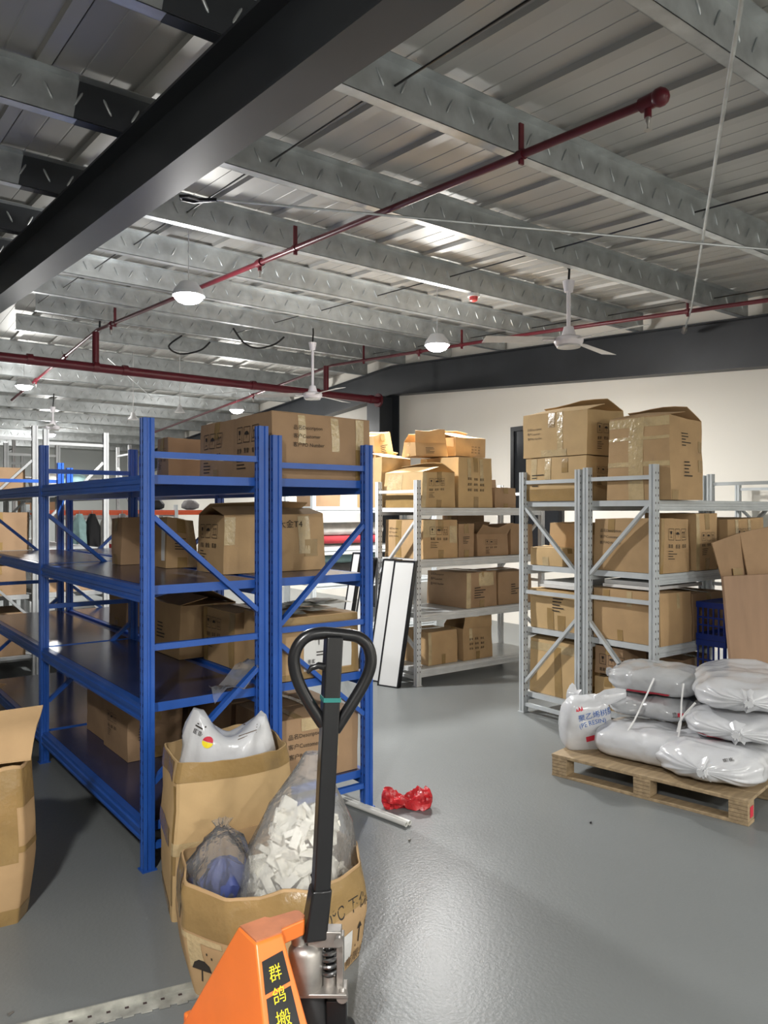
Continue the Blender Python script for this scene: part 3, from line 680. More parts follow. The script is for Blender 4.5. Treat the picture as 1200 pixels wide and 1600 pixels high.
carton('large carton at the left end of the middle rack second shelf', 4.50, 4.92, 5.35, 5.93, 1.134, 1.50, tint=0, seed=30, group=G2, prints=[('-Y', 'icons', .25, .72, .03), ('-X', 'desc', .12, .55, .022)], tapes=[('-Y', .0, .35, .55, 1, 1), ('-X', .3, .45, 0, 1, 0), ('-Y', .75, .98, .4, .85, 1)])
carton('dull narrow carton second along the middle rack second shelf', 4.94, 5.14, 5.36, 5.75, 1.134, 1.46, tint=1, seed=31, group=G2, prints=[('-Y', 'lines', .25, .6, .012)])
carton('open carton with drooping flap on the middle rack second shelf', 5.19, 5.62, 5.36, 5.66, 1.134, 1.37, tint=1, seed=32, crush=.03, group=G2, flaps='open', prints=[('-Y', 'icons', .3, .62, .022)])
carton('carton wedged high behind the open one on the middle rack', 5.25, 5.62, 5.70, 5.95, 1.134, 1.54, tint=1, seed=33, group=G2)
carton('carton at the right end of the middle rack second shelf', 5.66, 5.98, 5.37, 5.8, 1.134, 1.44, tint=1, seed=34, group=G2)
carton('large carton on the third shelf of the middle rack', 5.03, 5.44, 5.35, 5.93, .644, .985, tint=1, seed=35, group=G2, prints=[('-Y', 'lines', .25, .55, .018), ('-X', 'desc', .1, .6, .03)], tapes=[('-Y', 0, .14, 0, 1, 1), ('-Y', .4, .9, .6, .98, 1)], crush=.02)
carton('carton at the right end of the middle rack third shelf', 5.47, 5.95, 5.36, 5.8, .644, .975, tint=1, seed=36, group=G2, prints=[('-Y', 'lines', .35, .6, .018)])
carton('plain carton at the left on the lowest middle shelf', 4.58, 4.95, 5.38, 5.75, .149, .455, tint=0, seed=37, group=G2, tapes=[('-Y', .45, .57, 0, .3, 0), ('-Y', .0, .1, .0, 1, 1)])
carton('open carton with block print on the lowest middle shelf', 5.00, 5.40, 5.355, 5.65, .149, .475, tint=0, seed=38, crush=.025, group=G2, flaps='open', prints=[('-Y', 'blocks', .2, .62, .032)], tapes=[('-Y', .42, .54, 0, .25, 0), ('-Y', .2, .3, .6, 1, 1)])

# right racks
carton('lower carton of the taped pair on the right rack top', 4.52, 4.98, 3.56, 4.13, 1.649, 1.975, tint=2, seed=40, group=G3, prints=[('-X', 'lines', .12, .6, .016), ('-Y', 'icons', .3, .7, .02)], tapes=[('-X', .10, .2, .45, 1, 1), ('-X', .34, .44, .5, 1, 1), ('-X', .62, .72, .65, .98, 0), ('-X', 0, 1, .0, .28, 0)], auto=False)
carton('upper carton of the taped pair on the right rack top', 4.53, 4.99, 3.55, 4.17, 1.985, 2.335, tint=2, seed=41, group=G3, crush=.02, prints=[('-X', 'desc', .08, .42, .022), ('-Y', 'icons', .3, .6, .03)], tapes=[('-X', .42, .52, .68, 1, 0), ('-X', .56, .64, .0, 1, 1), ('-X', .3, .7, .0, .16, 1)], auto=False, flaps='lifted')
carton('tall plastic-wrapped carton on the right rack top', 4.54, 4.96, 2.90, 3.40, 1.649, 2.22, tint=0, seed=42, crush=.03, bulge=.016, group=G3, rz=3, flaps='lifted', prints=[('-Y', 'lines', .3, .8, .016), ('-Y', 'lines', .35, .45, .018)], tapes=[('-X', .36, .60, 0, 1, 1), ('-X', .0, 1, .72, .76, 1), ('-X', 0, 1, .40, .46, 1), ('-X', 0, 1, .88, .99, 1), ('-Y', .85, .98, .6, .74, 0), ('-Y', .8, .95, .35, .5, 0), ('-Y', .02, .2, 0, .12, 0)], auto=False)
carton('carton at the back of the second shelf on the right rack, left bay', 4.78, 5.1, 3.80, 4.12, 1.154, 1.48, tint=0, seed=43, group=G3)
carton('small yellow-brown carton on the second shelf of the right rack', 4.56, 4.74, 3.80, 4.12, 1.154, 1.30, tint=2, seed=44, group=G3, tapes=[('-X', .4, .6, .0, .5, 1)])
carton('long carton with icon squares on the second shelf of the right rack', 4.55, 4.90, 2.97, 3.51, 1.154, 1.525, tint=0, seed=45, group=G3, prints=[('-Y', 'icons', .32, .72, .032), ('-X', 'desc', .10, .52, .026)], tapes=[('-X', .22, .32, .75, 1, 0), ('-Y', .0, .1, .0, 1, 0)], auto=False)
carton('upright carton behind the long one on the right rack second shelf', 5.0, 5.28, 2.98, 3.4, 1.154, 1.56, tint=0, seed=46, group=G3, prints=[('-Y', 'icons', .3, .6, .024)], tapes=[('-Y', .0, .14, 0, 1, 1)])
carton('carton with three icon squares at the right edge of the right rack', 5.42, 5.95, 2.98, 3.4, 1.154, 1.52, tint=0, seed=47, group=G3, prints=[('-Y', 'icons', .3, .72, .026)], tapes=[('-Y', .2, .28, .5, 1, 1), ('-Y', .55, .62, .5, 1, 1)])
carton('carton on the third shelf of the right rack, left bay', 4.56, 4.95, 3.66, 4.12, .669, .975, tint=2, seed=48, group=G3, prints=[('-X', 'lines', .5, .8, .018)], tapes=[('-X', .38, .52, 0, .55, 0), ('-X', .6, .75, 0, .4, 0)])
carton('wide tan carton on the third shelf of the right rack', 4.55, 4.93, 2.965, 3.51, .669, 1.02, tint=0, seed=49, group=G3, tapes=[('-X', .16, .26, .75, 1, 0), ('-X', .52, .6, .7, 1, 1), ('-X', .38, .46, 0, .22, 0), ('-Y', .5, .6, .7, 1, 1)], auto=False)
carton('carton beside the blue crates on the right rack third shelf', 4.97, 5.4, 2.99, 3.45, .669, 1.0, tint=1, seed=50, group=G3)
carton('carton with a broad tape arc on the bottom shelf of the right rack', 4.56, 4.95, 3.66, 4.13, .164, .60, tint=2, seed=51, group=G3, crush=.025, tapes=[('-X', .55, .7, 0, .9, 0), ('-X', 0, 1, .8, .95, 1)], flaps='lifted')
carton('lower small carton on the bottom shelf of the right rack', 4.56, 4.85, 3.27, 3.51, .164, .40, tint=2, seed=52, group=G3)
carton('upper small carton with icon square on the right rack bottom shelf', 4.57, 4.85, 3.27, 3.51, .41, .61, tint=1, seed=53, group=G3, prints=[('-X', 'icons', .3, .55, .03)])
carton('dark carton at the back of the right rack bottom shelf', 4.92, 5.30, 3.03, 3.45, .164, .53, tint=1, seed=54, group=G3)
for i, (y0, y1, z, lab) in enumerate(((3.68, 4.05, .985, 'thin white foam board lying on a carton, left bay of the right rack'), (3.05, 3.45, 1.035, 'thin white foam board lying on the wide tan carton'))):
    p = wroot('foam_board', (4.9, (y0 + y1) / 2, z), lab, 'board')
    MB().box(4.58, 5.2, y0, y1, z, z + .022).build('sheet', M_label, p); MB().box(4.60, 5.1, y0 + .04, y1, z + .023, z + .05).build('sheet', M_label, p)
# far left
for i, (x0, x1, y0, y1, z0, z1, lab) in enumerate((
        (1.20, 1.72, 7.85, 8.4, 1.204, 1.56, 'wide brown carton on the far left white rack below its top shelf'),
        (1.18, 1.5, 8.45, 8.9, 1.204, 1.46, 'second brown carton behind on the far left white rack'),
        (1.9, 2.38, 7.9, 8.4, .784, 1.05, 'brown carton low on the tall white rack behind the blue upright'),
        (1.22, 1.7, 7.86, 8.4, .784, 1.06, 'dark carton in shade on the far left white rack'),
        (1.25, 1.7, 7.9, 8.3, 1.754, 1.98, 'brown carton on the top shelf of the far left white rack'),
        (1.2, 1.70, 7.9, 8.5, .204, .62, 'dark carton on the lowest shelf of the far left white rack'),
        (2.7, 3.3, 12.65, 13.1, 1.504, 1.85, 'brown carton on the distant white rack'))):
    carton(lab, x0, x1, y0, y1, z0, z1, tint=1, seed=60 + i, group=G4)

# ================================================================= OPEN CARTONS ON THE FLOOR
def smooth_poly(pts, per=6, rnd=.25):
    """closed outline with softened corners, densely sampled"""
    out = []; n = len(pts)
    for i in range(n):
        p0, p1, p2 = Vector(pts[i - 1]), Vector(pts[i]), Vector(pts[(i + 1) % n])
        a = p1.lerp(p0, rnd); b = p1.lerp(p2, rnd); c = p1.lerp(p2, 1 - rnd)
        for k in range(3):
            t = k / 3; out.append(a.lerp(p1, t).lerp(p1.lerp(b, t), t))
        for k in range(per): out.append(b.lerp(c, k / per))
    return out
def open_carton(label, bot, top, z1, seed, tint=0, bands=(), rim=.012, bow=.015, creases=()):
    rng = random.Random(seed)
    pb, pt = smooth_poly(bot, 6, .06), smooth_poly(top, 6, .10); n = len(pb)
    cx = sum(p[0] for p in bot) / len(bot); cy = sum(p[1] for p in bot) / len(bot)
    r = wroot('open_carton', (cx, cy, 0), label, 'box')
    ph = rng.uniform(0, 9)
    def pos(i, t, e=0):
        i %= n; p = pb[i].lerp(pt[i], t); c = Vector((cx, cy)); d = (p - c); dn = d.normalized()
        w = bow * math.sin(math.pi * t) + .007 * noise.noise(V(p.x * 7, p.y * 7, t * 5 + ph)) * t * 2
        q = p + dn * (w + e)
        z = z1 * t + (rim * (noise.noise(V(p.x * 9 + ph, p.y * 9, 0)) * 1.6) * max(0, t - .6) * 2.5 if t > .6 else 0)
        return V(q.x, q.y, z)
    nz = 10; q = MB()
    for s, e in ((0, 0), (1, -.006)):
        for j in range(nz + 1):
            for i in range(n): q.v.append(tuple(pos(i, j / nz, e)))
    o = n * (nz + 1)
    for j in range(nz):
        for i in range(n):
            k, l = j * n + i, j * n + (i + 1) % n
            q.f += [(k, l, l + n, k + n), (o + k, o + k + n, o + l + n, o + l)]
    for i in range(n): k, l = nz * n + i, nz * n + (i + 1) % n; q.f.append((k, l, o + l, o + k))
    body = q.build('body', M_card[tint], r, smooth=28, fixn=False)
    MB().add([tuple(pos(i, 0, -.003)) for i in range(n)] + [tuple(pos(i, 0, -.003) + V(0, 0, .006)) for i in range(n)], [tuple(range(n - 1, -1, -1)), tuple(range(n, 2 * n))]).build('bottom', M_card[tint], r, smooth=0)
    for (t0, t1, i0, i1, cl) in bands:
        b = MB(); m = 5; ids = list(range(int(i0 * n), int(i1 * n) + 1))
        for j in range(m + 1):
            for i in ids: b.v.append(tuple(pos(i, t0 + (t1 - t0) * j / m, .0022)))
        w = len(ids)
        for j in range(m):
            for i in range(w - 1): k = j * w + i; b.f.append((k, k + 1, k + w + 1, k + w))
        b.build('tape', [M_tape, M_tapec][cl], r, smooth=30, fixn=False)
    return r, body, pos, n
# tall carton against the blue rack
c1, c1b, c1pos, _ = open_carton('tall open carton with a white bag in it, against the blue rack', [(1.125, 2.83), (1.56, 2.79), (1.68, 2.88), (1.70, 3.16), (1.62, 3.22), (1.23, 3.20)],
    [(1.155, 2.83), (1.46, 2.73), (1.62, 2.80), (1.68, 3.10), (1.58, 3.20), (1.215, 3.15)], .60, 3, 2, bands=[(.88, 1.0, 0, .5, 0), (.42, .50, 0, .35, 1), (.30, .42, .0, .04, 0), (.86, .99, .84, .999, 0), (.0, .07, .84, .999, 0), (.10, .86, .0, .022, 0), (.44, .56, .84, .999, 0)], bow=.012)
c1['label'] = 'tall open carton with a white bag in it, against the blue rack'
# low octagonal carton behind the pallet truck
c2, c2b, c2pos, _ = open_carton('low open carton holding clear bags, behind the black handle', [(1.020, 2.360), (1.120, 2.160), (1.360, 2.120), (1.580, 2.230), (1.640, 2.420), (1.560, 2.660), (1.320, 2.740), (1.100, 2.680)],
    [(1.010, 2.430), (1.080, 2.260), (1.340, 2.140), (1.560, 2.190), (1.670, 2.380), (1.600, 2.640), (1.340, 2.740), (1.100, 2.680)], .34, 8, 0, bands=[(.62, .98, 0, .45, 0), (.55, .60, .0, .12, 1), (.62, .98, .85, .999, 0), (.0, .5, .17, .20, 0), (.0, .55, .99, .999, 0), (.30, .55, .05, .08, 1)], bow=.022)
# crumpled carton at the left edge
c3, c3b, c3pos, _ = open_carton('crumpled tall open carton with a raised flap at the left edge', [(.30, 3.30), (.42, 3.22), (.655, 3.19), (.71, 3.27), (.70, 3.60), (.58, 3.68), (.32, 3.62)],
    [(.30, 3.28), (.44, 3.20), (.66, 3.17), (.72, 3.27), (.72, 3.60), (.58, 3.68), (.30, 3.62)], .61, 15, 0, bands=[(.74, .98, .0, .55, 0), (.46, .50, .3, .55, 0), (.0, .10, .24, .46, 0), (.40, .98, .26, .30, 0)], bow=.03, rim=.02)
q = MB(); nx, ny = 8, 6
for s in (0, .005):
    for i in range(nx + 1):
        for j in range(ny + 1):
            u, v = i / nx, j / ny
            p = V(.30, 3.26, .62).lerp(V(.70, 3.17, .62), u).lerp(V(.30, 3.42, .80).lerp(V(.775, 3.30, .825), u), v)
            p.z += .03 * math.sin(v * 5) * .6 - .02 * (v > .55) * (v - .55) * 2 + s; q.v.append(tuple(p))
m = (nx + 1) * (ny + 1)
for i in range(nx):
    for j in range(ny):
        k = i * (ny + 1) + j; q.f += [(k, k + 1, k + ny + 2, k + ny + 1), (m + k, m + k + ny + 1, m + k + ny + 2, m + k + 1)]
q.build('flap', M_card[0], c3, smooth=30)
RT = V(.797, -.604, 0); FW = V(.604, .797, 0)
project(c3b, c3, 'print', M_ink, shift(frame(-.03, .03, -.04, .04, .004) + goblet(.02), 0, 0) + shift(blocks(random.Random(4), .03), -.03, -.10), (.70 + .5, 3.42, .40), (0, 1, 0), (0, 0, 1), (-1, 0, 0))
project(c2b, c2, 'print', M_ink, text_polys('0℃ 下保存', .058), (1.42, 1.8, .205), (1, .28, 0), (0, 0, 1), (-.15, 1, 0))
project(c2b, c2, 'print', M_ink, arrows(.042), (1.625, 1.8, .11), (1, .28, 0), (0, 0, 1), (-.15, 1, 0))
project(c2b, c2, 'print', M_inkf, text_polys('有限公司', .045), (1.53, 1.8, .012), (1, .28, 0), (0, 0, 1), (-.15, 1, 0))
project(c2b, c2, 'paper_label', M_label, dense([rect(-.10, .045, -.055, .045)]), (1.515, 1.8, .095), (1, .28, 0), (0, 0, 1), (-.15, 1, 0), off=.002)
project(c2b, c2, 'print', M_ink, umbrella(.04) + [rect(-.04 + .02 * k, -.035 + .02 * k, .045 + .01 * (k % 2), .053 + .01 * (k % 2)) for k in range(5)], (.59, 2.105, .10), (.45, -.9, 0), (0, 0, 1), (.9, .45, 0))
# cardboard scraps stacked beyond the left edge
for i, (x, y, z, lab) in enumerate(((.62, 4.3, 1.05, 'upper cardboard scrap poking in at the left edge'), (.60, 4.1, .45, 'lower bent cardboard scrap poking in at the left edge'))):
    r = wroot('cardboard_scrap', (x, y, 0), lab, 'cardboard')
    q = MB(); q.hexa([(x - .25, y, 0), (x + .0, y - .05, 0), (x + .0, y - .043, 0), (x - .25, y + .007, 0)], [(x - .25, y + .1, z + .28), (x + .16, y + .02, z + .25), (x + .16, y + .027, z + .25), (x - .25, y + .107, z + .28)])
    q.build('sheet', M_card[1], r)
    MB().hexa([(x - .25, y + .1, z + .285), (x + .16, y + .02, z + .255), (x + .16, y + .026, z + .255), (x - .25, y + .106, z + .285)], [(x - .2, y + .0, z + .36), (x + .18, y - .08, z + .30), (x + .18, y - .074, z + .30), (x - .2, y + .006, z + .36)]).build('bent_edge', M_card[1], r)

# ---------------------------------------------------------------- soft shapes
def blob(prof, seed, n=36, amp=.1, freq=3.0, sq=(1, 1), fold=0, foldn=9, lean=(0, 0)):
    """lathe-like bag: prof = [(radius, z), ...], crumpled with noise; local coordinates"""
    q = MB(); off = V(seed * 3.1, seed * 1.7, seed)
    for r, z in prof:
        for k in range(n):
            t = 2 * math.pi * k / n; d = V(math.cos(t), math.sin(t), 0)
            g = 1 + amp * (noise.noise(V(d.x * freq, d.y * freq, z * freq * 4) + off) + .5 * noise.noise(V(d.x * freq * 2.3, d.y * freq * 2.3, z * freq * 9) + off))
            if fold: g += fold * math.sin(t * foldn + 4 * noise.noise(V(d.x, d.y, z * 5) + off))
            q.v.append((d.x * r * g * sq[0] + lean[0] * z, d.y * r * g * sq[1] + lean[1] * z, z + .3 * amp * r * noise.noise(V(d.x * 2, d.y * 2, 5) + off)))
    m = len(prof)
    for j in range(m - 1):
        for k in range(n): q.f.append((j * n + k, j * n + (k + 1) % n, (j + 1) * n + (k + 1) % n, (j + 1) * n + k))
    q.f.append(tuple(range(n - 1, -1, -1))); q.f.append(tuple((m - 1) * n + k for k in range(n)))
    return q
def place(mb, loc, rz=0):
    mt = Matrix.Translation(loc) @ Matrix.Rotation(rz, 4, 'Z'); mb.v = [tuple(mt @ Vector(p)) for p in mb.v]; return mb
# white polythene bag in the tall carton
wb = wroot('plastic_bag', (1.45, 2.90, .50), 'white plastic bag with round red and yellow mark in the tall carton', 'bag')
q = blob([(.10, .30), (.16, .40), (.185, .50), (.18, .55), (.17, .59), (.16, .62), (.15, .645), (.125, .665), (.09, .675), (.05, .67), (.015, .66)], 4, 64, .12, 2.4, (1.06, .62))
def bagshape(x, y, z):
    k = max(0, min(1, (z - .5) / .13))
    z2 = z + k * (.095 * math.exp(-((x + .12) / .055) ** 2 - ((y + .01) / .09) ** 2) + .07 * math.exp(-((x - .15) / .05) ** 2 - ((y + .02) / .08) ** 2) - .035 * math.exp(-(x / .07) ** 2))
    w = (.4 - abs(noise.noise(V(x * 10, y * 10, z * 9)))) * .030 + noise.noise(V(x * 24, y * 24, z * 20)) * .008
    r_ = math.hypot(x, y) or 1
    return (x + x / r_ * w, y + y / r_ * w, z2 + w * .5 * k)
q.v = [bagshape(*p) for p in q.v]
wbb = place(q, (1.43, 2.975, .0), R(-20)).build('bag_body', M_sack, wb, smooth=60)
def wo(r_, z): p = V(1.43, 2.975, z) - FW * .8 + RT * r_; return p
tr_ = (RT + V(0, 0, -.35)).normalized(); tu_ = (V(0, 0, 1) + RT * .35).normalized()
def disc(r0, a0, a1): return [[(0, 0), (r0 * math.cos(a0 + (a1 - a0) * k / 8), r0 * math.sin(a0 + (a1 - a0) * k / 8)), (r0 * math.cos(a0 + (a1 - a0) * (k + 1) / 8), r0 * math.sin(a0 + (a1 - a0) * (k + 1) / 8))] for k in range(8)]
project(wbb, wb, 'logo', M_redi, disc(.021, 0, math.pi), wo(-.06, .640), tr_, tu_, FW)
project(wbb, wb, 'logo', M_yellow, disc(.023, math.pi, 2 * math.pi), wo(-.06, .638), tr_, tu_, FW)
project(wbb, wb, 'print', M_ink, blocks(random.Random(9), .020, 2) + [rect(0, .035, .028, .034), rect(.005, .045, .038, .043)], wo(-.125, .672), tr_, tu_, FW)
project(wbb, wb, 'print', M_inkf, [rect(0, .075, .009 * k, .009 * k + .003) for k in range(5)], wo(.055, .635), (RT + V(0, 0, .3)).normalized(), (0, 0, 1), FW)
# clear bag of white pieces in the low carton
cb = wroot('clear_bag', (1.50, 2.36, .05), 'big clear plastic bag of white pieces in the low carton', 'bag')
place(blob([(.14, .06), (.19, .14), (.215, .24), (.205, .34), (.175, .44), (.135, .53), (.085, .60), (.05, .66), (.03, .70)], 7, 40, .10, 2.0, (1, .9), fold=.03, foldn=13, lean=(.11, -.04)), (1.40, 2.41, .0)).build('film', M_film, cb, smooth=60)
rng = random.Random(21)
pieces = []
for k in range(130):
    z = .12 + .38 * (k / 130) ** 1.1; rad = .165 * (1 - max(0, z - .30) * 2.0)
    t = rng.uniform(0, 6.28); rr = rad * (.45 + .55 * rng.random())
    p = V(1.40 + .11 * z + rr * math.cos(t), 2.41 - .04 * z + rr * .86 * math.sin(t), z)
    if p.dot(FW) > 1.43 * .604 + 2.40 * .797 + .05: continue
    pieces.append(p)
pcm = []
for sz in ((.09, .05, .02), (.07, .035, .03), (.11, .04, .014), (.06, .06, .022)):
    q = MB(); a, b, c = [s / 2 for s in sz]; q.box(-a, a, -b, b, -c, c); q.box(-a * .8, -a * .55, -b * .8, b * .8, c, c * 2.2); pcm.append(q.mesh('white_piece', M_foam, 20))
for k, p in enumerate(pieces):
    o = bpy.data.objects.new('white_piece', pcm[k % 4]); link(o); o.location = p
    o.rotation_euler = (rng.uniform(-1.3, 1.3), rng.uniform(-1.3, 1.3), rng.uniform(0, 6.28))
    tag(o, 'small white moulded piece inside the big clear bag', 'plastic piece', 'white pieces in the clear bag')
# smaller clear bag with blue contents
bb = wroot('clear_bag', (1.20, 2.42, .20), 'small clear bag with dark blue contents beside the big bag', 'bag')
place(blob([(.06, .16), (.095, .24), (.10, .31), (.09, .36), (.065, .405), (.03, .44), (.018, .455), (.03, .475)], 12, 40, .42, 2.8, (1.15, .9), fold=.09, foldn=8, lean=(.05, 0)), (1.17, 2.53, .0)).build('film', M_filmb, bb, smooth=60)
place(blob([(.03, .15), (.06, .20), (.07, .28), (.055, .32), (.02, .345)], 13, 36, .6, 4.5), (1.19, 2.52, 0)).build('contents', M_bluecloth, bb, smooth=60)
# loose film hanging over the third blue shelf, papers on the labelled carton
fs = wroot('film_scrap', (1.62, 3.5, .72), 'scrap of clear film lying over the third blue shelf edge', 'plastic film')
q = MB(); 
for i in range(9):
    for j in range(6):
        u, v = i / 8, j / 5; q.v.append((1.52 + .24 * u + .03 * v, 3.30 + .16 * v, .735 + .09 * u + .03 * math.sin(7 * u + 3 * v) + .03 * noise.noise(V(u * 4, v * 4, 2)) - .05 * (1 - v) * (1 - u)))
for i in range(8):
    for j in range(5): k = i * 6 + j; q.f.append((k, k + 1, k + 7, k + 6))
q.build('film', film('scrap_film', body=.35), fs, smooth=60)
rng = random.Random(31)
for k in range(7):
    x, y = rng.uniform(2.0, 2.24), rng.uniform(3.42, 3.66); q = MB(); a = rng.uniform(0, 3)
    for i in range(5):
        for j in range(5):
            u, v = (i / 4 - .5) * .22, (j / 4 - .5) * .14
            q.v.append((x + u * math.cos(a) - v * math.sin(a), y + u * math.sin(a) + v * math.cos(a), 1.056 + k * .007 + .012 * noise.noise(V(u * 14, v * 14, k))))
    for i in range(4):
        for j in range(4): m = i * 5 + j; q.f.append((m, m + 1, m + 6, m + 5))
    tag(q.build('plastic_sheet', M_film2, smooth=60), 'loose crumpled sheet on the carton with the white product label', 'sheet', 'loose sheets on the labelled carton')

# ================================================================= PALLET TRUCK
JX, JY = 1.12, 1.816
pj = wroot('pallet_truck', (JX, JY, 0), 'orange hand pallet truck with upright black handle in the foreground', 'pallet truck')
def hw(z): return .05 + (.47 - z) / .144 * .091
zb = .09
F0, F1 = .925, .855
top4 = [(F0, JY + .05, .47), (F0, JY - .05, .47), (1.005, JY - .05, .47), (1.005, JY + .05, .47)]
bot4 = [(F1, JY + hw(zb), zb), (F1, JY - hw(zb), zb), (1.02, JY - hw(zb), zb), (1.02, JY + hw(zb), zb)]
MB().hexa(bot4, top4).build('housing', M_orange, pj, bevel=.006)
MB().prism([(F0 + .004, JY + .046), (F0 + .004, JY - .046), (1.003, JY - .046), (1.012, JY - .028), (1.085, JY - .022), (1.094, JY - .012), (1.094, JY + .018), (1.085, JY + .026), (1.012, JY + .034), (1.003, JY + .046)], lambda a, b, t: (a, b, t), .4695, .474).build('top_plate', M_oranged, pj)
MB().prism([(1.0, JY - .030), (1.085, JY - .024), (1.097, JY - .010), (1.097, JY + .018), (1.085, JY + .028), (1.0, JY + .036)], lambda a, b, t: (a, b, t), .425, .4694).build('nose', M_orange, pj, bevel=.005)
# sticker on the side facing the camera
def side(t, z, e=0):
    x = F0 + (F1 - F0) * (.47 - z) / (.47 - zb); x = x + (1.0 - x) * t
    return V(x, JY - hw(z) - e, z - e * .6)
for z0, z1 in ((.435, .374), (.366, .20)):
    q = MB(); q.add([side(.14, z0, .0025), side(.90, z0 + .006, .0025), side(.92, z1 + .006, .0025), side(.12, z1, .0025)], [(0, 1, 2, 3)])
    q.build('sticker', M_black, pj, smooth=0)
for ch, zc, s in (('群', .408, .046), ('鸽', .366, .046), ('搬', .322, .048)):
    q = MB()
    for poly in text_polys(ch, s): q.add([side(.30 + x * 9.0, zc - .012 + y * .72, .005) for x, y in poly], [tuple(range(len(poly)))])
    q.build('lettering', M_yellow, pj, smooth=0, fixn=False)
q = MB().box(F1 + .01, F1 + .05, JY + .25, JY + .275, .10, .15); q.build('lug', M_orange, pj, bevel=.006)
for s in (-1, 1):
    y = JY + s * .19
    fk = MB().hexa([(-.25, y - .07, .045), (F1 + .02, y - .08, .045), (F1 + .02, y + .08, .045), (-.25, y + .07, .045)], [(-.25, y - .07, .085), (F1 + .02, y - .08, .10), (F1 + .02, y + .08, .10), (-.25, y + .07, .085)]).build('fork', M_orange, pj, bevel=.005)
    sub(fk, MB().tube([(-.12, y - .035, .037), (-.12, y + .035, .037)], .037, 20), 'roller', M_blackr, pj)
# pump, yoke, wheels
PX = 1.105
MB().lathe([(.0, .255), (.030, .255), (.046, .27), (.048, .30), (.048, .372), (.040, .385), (.030, .392), (.0, .392)], (PX, JY, 0), 28).build('pump_body', M_steel, pj)
MB().lathe([(.0, .39), (.022, .39), (.022, .425), (.0, .425)], (PX - .015, JY + .01, 0), 20).build('lift_ram', M_steel, pj)
SX, SY = PX + .055, JY - .035
MB().lathe([(.0, .27), (.020, .27), (.020, .30), (.0, .30)], (SX, SY, 0)).build('pump_rod_seat', M_steel, pj)
pts = [(SX + .022 * math.cos(t * .55), SY + .022 * math.sin(t * .55), .30 + .0016 * t) for t in range(46)]
MB().tube(pts, .006, 8).build('spring', M_spring, pj)
MB().tube([(SX, SY, .28), (SX, SY, .39)], .012, 10).build('pump_rod', M_spring, pj)
RTv = RT
def plate(cx, cy, z0, z1, w, t, name, m, bz=.003):
    n = V(-.604, -.797, 0); r = RT
    c = V(cx, cy, 0); q = MB()
    q.hexa([c - r * w - n * t + V(0, 0, z0), c + r * w - n * t + V(0, 0, z0), c + r * w + n * t + V(0, 0, z0), c - r * w + n * t + V(0, 0, z0)],
           [c - r * w - n * t + V(0, 0, z1), c + r * w - n * t + V(0, 0, z1), c + r * w + n * t + V(0, 0, z1), c - r * w + n * t + V(0, 0, z1)])
    return q.build(name, m, pj, bevel=bz)
plate(SX + .028, SY - .012, .27, .405, .010, .026, 'yoke_plate', M_steel)
plate(SX - .012, SY + .004, .385, .43, .046, .022, 'yoke_head', M_steel)
plate(SX - .025, SY + .0, .262, .274, .07, .035, 'base_flange', M_steel)
for px, py, pz, rr in ((SX + .012, SY - .03, .412, .013), (SX + .02, SY - .035, .262, .016)):
    MB().tube([V(px, py, pz) - FW * .012, V(px, py, pz) - FW * .03], rr, 14).build('bolt', M_steel, pj)
MB().lathe([(.0, .10), (.05, .10), (.06, .16), (.05, .24), (.035, .258), (.0, .258)], (PX + .01, JY, 0), 20).build('steer_post', M_blackr, pj)
plate(PX + .07, JY - .05, .11, .245, .028, .03, 'steer_bracket', M_black)
for s in (-1, 1):
    wl = MB().tube([V(PX + .03, JY - .01, .09) + V(-.55, .83, 0) * (.035 * s), V(PX + .03, JY - .01, .09) + V(-.55, .83, 0) * (.085 * s)], .09, 28).build('steer_wheel', M_blackr, pj, bevel=.008)
    sub(wl, MB().tube([V(PX + .03, JY - .01, .09) + V(-.55, .83, 0) * (.03 * s), V(PX + .03, JY - .01, .09) + V(-.55, .83, 0) * (.0865 * s)], .045, 24), 'wheel_hub', M_redi, pj)
# handle
H0, H1 = V(1.136, 1.801, .405), V(1.186, 1.80, 1.228)
HD = (H1 - H0).normalized(); E = V(.93, -.37, 0).normalized()
MB().bar(H0 + HD * .10, H1, .046, .052, E.cross(HD)).build('handle_shaft', M_black, pj, bevel=.004)
q = MB(); a0, a1 = H0 - HD * .0, H0 + HD * .135; nn = E.cross(HD).normalized()
q.hexa([a0 - E * .045 - nn * .035, a0 + E * .018 - nn * .035, a0 + E * .018 + nn * .035, a0 - E * .045 + nn * .035], [a1 - E * .028 - nn * .03, a1 + E * .027 - nn * .03, a1 + E * .027 + nn * .03, a1 - E * .028 + nn * .03])
q.build('handle_base', M_black, pj, bevel=.006)
q = MB(); q.tube([a0 - E * .035 + nn * -.038 + HD * .02, a0 - E * .01 - nn * .038 + HD * .09, a1 - E * .012 - nn * .034, a1 - E * .02 - nn * .034 + HD * .02], .005, 8); q.build('handle_rib', M_black, pj)
loop = []
ctr = [(-.022, .985), (-.075, 1.045), (-.115, 1.10), (-.135, 1.145), (-.138, 1.18), (-.122, 1.212), (-.09, 1.232), (-.045, 1.238), (0, 1.235), (.045, 1.230), (.09, 1.222), (.125, 1.20), (.142, 1.165), (.140, 1.13), (.12, 1.09), (.075, 1.03), (.022, .965)]
def hp(e, z): 
    t = (z - H0.z) / (H1.z - H0.z); return H0.lerp(H1, t) + E * (e * .78)
cs = [hp(e, z) for e, z in ctr]; pts = []
